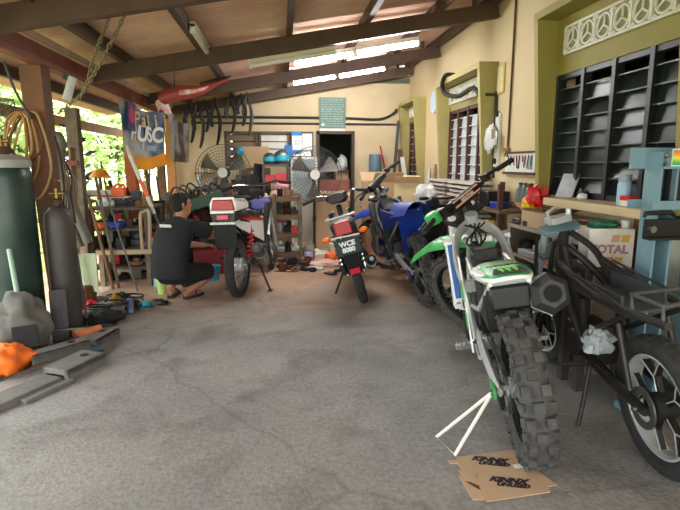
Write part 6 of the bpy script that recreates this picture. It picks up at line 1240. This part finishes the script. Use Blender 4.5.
# fans
def fan(label, loc, rz, zc, r, base_m, pole_m):
    t = thing('pedestal_fan', label, 'fan', loc, rz); G().lathe([(.24, 0), (.24, .02), (.10, .05), (.03, .08)], n=28).obj('base', base_m, t); G().cyl((0, 0, .06), (0, 0, zc - .04), .02, 12).obj('pole', pole_m, t); G().box((0, 0, zc * .45), (.05, .06, .07)).obj('collar', M_BLACK, t)
    G().tube([(0, .16, zc), (0, .12, zc), (0, -.02, zc)], [.05, .075, .06], 16).box((0, .05, zc - .07), (.05, .07, .10)).obj('motor_housing', M_BLACK, t)
    for sd_, bow in (('front_grille', -.10), ('rear_grille', .07)):
        g = G()
        for q in range(9):
            rr_ = r * (.16 + .84 * q / 8); g.tube([(rr_ * math.cos(k * PI / 18), -.07 + (bow + .05 if bow < 0 else bow - .03) * (1 - (rr_ / r) ** 2), zc + rr_ * math.sin(k * PI / 18)) for k in range(36)], .0026 if q < 8 else .007, 4, closed=True)
        for k in range(40): a = k * PI / 20; g.tube([(q * r * math.cos(a), -.07 + (bow + .05 if bow < 0 else bow - .03) * (1 - q * q), zc + q * r * math.sin(a)) for q in (.12, .4, .7, 1.)], .002, 4)
        g.obj(sd_, M_GREY, t)
    g = G(); g.lathe([(.06, 0), (.05, .015), (0, .02)], (0, -.135, zc), 'Y', 16); G().lathe([(.075, -.02), (.06, -.004), (0, 0)], (0, -.118, zc), 'Y', 18).obj('badge', M_WPAINT, t)
    for k in range(3):
        a0 = k * 2.094 + .5; g = G(); g.sheet(lambda u, v: ((.05 + (r * .86 - .05) * u) * math.cos(a0 + (v - .5) * (.4 + .35 * u)), -.065 + .045 * (v - .5) * 2, zc + (.05 + (r * .86 - .05) * u) * math.sin(a0 + (v - .5) * (.4 + .35 * u))), 6, 6, .003); g.obj('fan_blade', mat('smoky_blade', (.44, .41, .37), .5), t)
    G().cyl((0, -.09, zc), (0, -.03, zc), .045, 14).obj('hub', M_BLACK, t); return t
fan('big pedestal fan with a pole on a white round base, before the doorway', (.52, 8.0, .0), 3, 1.24, .42, M_WPAINT, M_BLACK)
fan('big pedestal fan with brown grille behind the white motorcycle', (-.86, 8.15, .0), -4, 1.27, .42, M_BLACK, M_DARKM)
carton('cardboard_box', 'large brown carton behind the pole of the right fan', (.88, 8.66, 0), (.55, .5, .80), -12, M_CARD, 55)
cl('box', 'cream_box', mat('cream_plastic', (.84, .78, .66), .6), 'cream box beside the white fan base', 'box', (.80, 7.72, 0), (.14, .12, .2), 10); cl('blob', 'white_sack', M_CLOTH, 'grubby white sack beside the timber rack', 'sack', (.40, 7.42, 0), (.18, .2, .30), seed=14)
cl('can', 'paint_can', mat('pale_violet_tin', (.68, .62, .76), .4), 'pale violet tin by the fan pole', 'tin', (.38, 7.2, 0), (.06, 0, .16)); cl('blob', 'orange_bag', M_ORA, 'orange bag on the floor right of the fan pole', 'bag', (.72, 7.35, 0), (.18, .14, .15), seed=3)
cl('blob', 'pink_cloth', mat('blush_cloth', (.88, .70, .64), .9, n=.4, ns=6), 'blush pink cloth spread on the floor by the fan', 'cloth', (.62, 6.98, 0), (.52, .3, .09), seed=5)
cl('blob', 'white_cloth', M_WPAINT, 'white cloth in front of the blush pink cloth', 'cloth', (.44, 6.72, 0), (.26, .14, .05), seed=8)
cl('can', 'brown_tin', M_RUST, 'small brown tin on the floor beside the white motorcycle', 'tin', (.01, 6.72, 0), (.055, 0, .10))
cl('box', 'timber_offcut', M_PLY, 'short pale timber offcut on the floor by the front wheel', 'offcut', (-.08, 7.0, 0), (.32, .10, .05), 14)
pipe('floor_cable', [(-.1, 6.66, .008), (.1, 6.6, .008), (.25, 6.72, .008), (.42, 6.9, .008)], .007, M_BLACK, 'black cable on the floor in front of the brown tin', 'cable', 5)
scatter('on the floor before the timber rack', -.3, .34, 6.55, 6.9, 0, 5, 61, .12, .10, ('engine', 'motor', 'box', 'can')) if False else None
for k, (x, y, kd, m2, lb) in enumerate(((-.2, 7.12, 'engine', M_DARKM, 'oily black engine part under the timber rack'), (.12, 7.05, 'motor', M_DARKM, 'oily black motor at the foot of the timber rack'), (.33, 7.02, 'engine', M_RUST, 'rusty part on the floor right of the timber rack'), (.22, 6.85, 'box', M_STEEL, 'steel scrap plate before the timber rack'), (-.35, 7.25, 'engine', M_GREY, 'grey engine part behind the pale offcut'), (.62, 6.42, 'box', M_DARKM, 'dark flat scrap on the floor before the white cloth'))):
    cl(kd, NMS[kd][0], m2, lb, NMS[kd][1], (x, y, 0), (.2, .16, .12) if kd != 'box' else (.16, .1, .02), 25 * k)
# by the mechanic
t = thing('bucket', 'turquoise bucket beside the rear wheel of the white motorcycle', 'bucket', (-.84, 6.25, 0)); G().lathe([(.07, 0), (.095, .17), (.10, .17), (.10, .18), (.088, .18), (.065, .01), (0, .01)], n=20).obj('pail', M_TEAL, t); G().tube([(-.095, 0, .17), (-.08, -.05, .12), (.08, -.05, .12), (.095, 0, .17)], .004, 6, sm=4).obj('handle', M_STEEL, t)
cl('cup', 'lime_cup', mat('lime_cup_plastic', (.72, .85, .45), .4), 'lime green cup standing left of the squatting mechanic', 'cup', (-1.31, 5.62, 0), (.055, 0, .20))
cl('box', 'red_tool_box', mat('deep_red_metal', (.52, .10, .13), .4), 'deep red tool box beyond the mechanic and the bucket', 'box', (-.92, 6.72, 0), (.42, .22, .30), 4)
# heap on the floor at left
cl('box', 'steel_channel', M_GREY, 'grey scrap plate under the heap at left', 'plate', (-1.72, 4.62, 0), (.4, .3, .02), 12)
for k, (x, y, d, m2, lb, cat, nm) in enumerate(((-1.62, 4.62, (.36, .26, .13), M_BLKM, 'black rubber bag in the floor heap with a pale rim', 'bag', 'black_bag'), (-1.64, 4.84, (.34, .2, .15), M_CLOTH, 'pale stripy cloth over the floor heap', 'cloth', 'pale_cloth'), (-1.58, 4.92, (.16, .12, .19), mat('mustard_cloth', (.62, .46, .14), .9), 'mustard cloth on the floor heap', 'cloth', 'mustard_cloth'), (-1.86, 4.95, (.2, .2, .3), mat('brown_cloth', (.40, .26, .15), .9), 'brown cloth at the back of the floor heap', 'cloth', 'brown_cloth'), (-1.78, 4.86, (.14, .12, .17), M_RED, 'red cloth at the back of the floor heap', 'cloth', 'red_cloth'), (-1.5, 5.06, (.24, .16, .10), M_DARKM, 'dark oily scraps at the right of the floor heap', 'scrap', 'scrap_heap'), (-2.0, 5.02, (.26, .22, .34), M_WPAINT, 'pale crumpled sheet behind the floor heap', 'sheet', 'crumpled_sheet'), (-1.62, 5.22, (.3, .16, .14), M_BLKM, 'black scraps trailing behind the spray can', 'scrap', 'scrap_heap'), (-1.36, 5.12, (.14, .1, .06), M_TEAL, 'turquoise rag right of the spray can', 'rag', 'teal_rag'), (-1.24, 5.22, (.22, .12, .05), M_DARKM, 'dark gloves and scraps right of the turquoise rag', 'glove', 'work_gloves'), (-1.76, 4.42, (.12, .1, .09), M_WOOD, 'pale stone beside the gas cylinder foot', 'stone', 'stone'))):
    cl('blob', nm, m2, lb, cat, (x, y, 0), d, 15 * k, seed=30 + k)
t = thing('spray_can', 'blue spray can with a black nozzle standing on the floor heap edge', 'can', (-1.45, 4.93, 0)); G().lathe([(.033, 0), (.034, .005), (.034, .12), (.022, .138), (.015, .14)], n=18).obj('can', mat('navy_and_white_print', (.20, .28, .48), .35, n=.5, ns=14, c2=(.70, .74, .80)), t); G().cyl((0, 0, .138), (0, 0, .17), .011, 10).obj('nozzle', M_BLACK, t)
# steel channel blocks
M_CH = mat('dusty_grey_iron', (.46, .445, .42), .75, .1, n=.5, ns=10, c2=(.32, .31, .29))
def channel(label, loc, rz, d, e=None):
    x, y, z = d; t = thing('steel_block', label, 'steel block', loc, rz, e=e); g = G(); g.box((0, 0, z - .02), (x, y, .04)).box((0, y / 2 - .015, z / 2), (x, .03, z)).box((0, -y / 2 + .015, z / 2), (x, .03, z)); g.obj('channel', M_CH, t, bev=.004); G().lathe([(.028, 0), (.028, .003)], (x * .25, 0, z + .0005), n=16).obj('bolt_hole', M_INK, t); return t
channel('dusty grey steel channel block nearest the camera on the left floor', (-1.42, 3.50, 0), 66, (.34, .21, .085)); channel('grey steel channel block farther back beside the floor heap', (-1.46, 4.02, 0), 76, (.32, .22, .09)); channel('tilted grey steel slab behind the nearest steel block', (-1.62, 3.72, 0), 48, (.40, .16, .11))
for k, (x, y, d, rz, lb) in enumerate(((-1.60, 3.12, (.46, .16, .05), 62, 'flat grey steel slab lying at the left edge of the floor'), (-1.46, 3.17, (.34, .07, .03), 60, 'narrow steel bar beside the flat grey slab'), (-1.40, 3.80, (.14, .12, .06), 20, 'blue-grey iron block between the two steel blocks'))): cl('box', 'steel_bar', M_CH if k < 2 else mat('blue_grey_iron', (.24, .29, .31), .6), lb, 'steel bar', (x, y, 0), d, rz)
cl('rod', 'steel_tube', M_CHROME, 'shiny steel tube lying by the orange bag', 'tube', (-1.72, 3.30, .055), (.5, .012), 62); cl('rod', 'steel_tube', M_STEEL, 'bright steel rod lying behind the tilted slab', 'tube', (-1.66, 4.10, 0.1), (.42, .012), 5)
cl('blob', 'orange_bag', mat('vivid_orange_fabric', (.95, .45, .10), .6, n=.3, ns=5, c2=(.82, .34, .06)), 'vivid orange bag on the floor at the left edge', 'bag', (-1.88, 3.54, 0.0), (.30, .32, .22), 20, seed=18)
t = thing('traffic_cone', 'fallen worn orange cone beside the steel blocks', 'cone', (-1.60, 4.0, .07), e=(R(0), R(78), R(40))); G().lathe([(.07, 0), (.06, .02), (.025, .2), (.02, .2), (0, .2)], n=18).obj('cone', mat('worn_orange', (.72, .42, .26), .7, n=.6, ns=8), t)
cl('blob', 'covered_sack', mat('dusty_tarpaulin', (.42, .41, .38), .9, n=.6, ns=7, c2=(.28, .27, .25)), 'large dusty grey tarpaulin bundle before the green gas cylinder', 'tarpaulin', (-1.93, 3.88, 0), (.40, .36, .50), 0, seed=17)
cl('box', 'dark_box', M_BLKM, 'dark box leaning on the tarpaulin bundle', 'box', (-1.80, 3.66, .12), (.16, .05, .16), 20, e=(-20, 0, 25)); solo(G().beam((-1.75, 4.10, 0), (-1.77, 4.16, .42), .12, .02), 'dark_plate', M_DARKM, 'dark plate standing between the two gas cylinders', 'plate')
solo(G().cyl((-1.86, 3.78, .18), (-2.0, 3.98, .78), .018, 10), 'green_rod', mat('pale_green_rod', (.55, .66, .58), .5), 'pale green rod leaning on the dark green gas cylinder', 'rod')
solo(G().cyl((-1.70, 4.52, 0), (-1.80, 4.62, 1.10), .012, 8).cyl((-1.70, 4.52, 0), (-1.70, 4.52, .05), .02, 8), 'thin_rod', M_GREY, 'thin grey rod leaning beside the slim gas cylinder', 'rod')

# second, deeper rows of clutter and scraps on the floor
scatter('behind on top of the left bench', -2.2, -1.75, 6.66, 6.84, .90, 4, 71, .2, .26)
scatter('behind on the left bench upper shelf', -2.2, -1.56, 6.62, 6.84, .66, 6, 72, .2, .22)
scatter('behind on the left bench middle shelf', -2.2, -1.56, 6.62, 6.84, .42, 6, 73, .2, .22)
scatter('behind on the left bench bottom shelf', -2.2, -1.56, 6.62, 6.84, .20, 6, 74, .2, .2)
scatter('on the floor below the dark bench', -1.55, -.9, 7.1, 7.5, 0, 6, 75, .2, .26)
scatter('on the floor below the low middle bench', -.76, -.26, 7.42, 7.8, 0, 4, 76, .2, .26)
rr = random.Random(9)
for k in range(10):
    x0 = -2.15 + .065 * k; a = (x0 + rr.uniform(-.05, .05), 7.0 + rr.uniform(0, .05), 0); b = (x0 + rr.uniform(-.2, .2), 7.0, rr.uniform(1.0, 1.5))
    solo(G().tube([a, Vector(a).lerp(Vector(b), .5) + Vector((.02, 0, 0)), b], .012 + .006 * (k % 3), 8), 'leaning_pole', (M_WOOD, M_GREY, M_RUST, M_WOODB, M_DARKM)[k % 5], 'slanting pole or pipe in the row standing behind the left bench', 'pole', group='poles standing behind the left bench')
for k in range(6):
    x0 = -1.5 + .1 * k; solo(G().tube([(x0, 7.15, .88), (x0 + .06, 7.2, 1.08 + .03 * (k % 3)), (x0 + .2, 7.3, 1.02), (x0 + .28, 7.3, .88)], .012, 7, sm=5), 'bent_pipe', (M_DARKM, M_GREY, M_BLACK)[k % 3], 'bent dark pipe arching over the parts on the dark bench', 'pipe', group='bent pipes on the dark bench')
pts = [(-.02, 6.9), (.10, 6.78), (.22, 6.98), (.36, 6.84), (.30, 6.66), (.46, 7.08), (.54, 6.88), (-.14, 6.84), (.16, 6.62), (.40, 6.6), (.60, 7.22), (.86, 7.1)]
for k, (x, y) in enumerate(pts):
    kd = ('engine', 'motor', 'box', 'rod')[k % 4]; d = {'engine': (.10, .08, .07), 'motor': (.1, .06, .06), 'box': (.12, .05, .02), 'rod': (.22, .008)}[kd]
    cl(kd, 'metal_scrap', (M_DARKM, M_RUST, M_STEEL, M_WOODB, M_BLKM)[k % 5], 'small oily metal scrap strewn on the floor before the timber rack', 'scrap', (x, y, .001), d, 37 * k, group='small scraps before the timber rack')
for k, (x, y, m2) in enumerate(((-1.66, 4.70, M_BLACK), (-1.52, 4.78, M_BLKM), (-1.74, 4.98, M_GREY), (-1.44, 5.0, M_BLACK), (-1.60, 5.08, M_BLKM))):
    z = .02; solo(G().tube([(x + .09 * math.cos(q * .9) * (1 + .1 * (q % 3)), y + .06 * math.sin(q * .9), z + .085 + .005 * q * (1 if k % 2 else .6)) for q in range(12)], .009, 6, sm=3), 'cable_tangle', m2, 'dark tangled cable lying over the floor heap', 'cable', group='tangled cables on the floor heap')

solo(G().box((0, 0, .46), (.74, .02, .92)), 'dark_board', M_DARKM, 'dark board added behind the cluttered left bench to block the bright yard', 'board', (-1.92, 7.10, 0)); solo(G().box((0, 0, .42), (.62, .02, .84)), 'dark_board', M_DWOOD, 'dark board standing behind the bench under the banner', 'board', (-1.24, 7.70, 0))  # board behind the left bench is added to hide the bright yard showing through
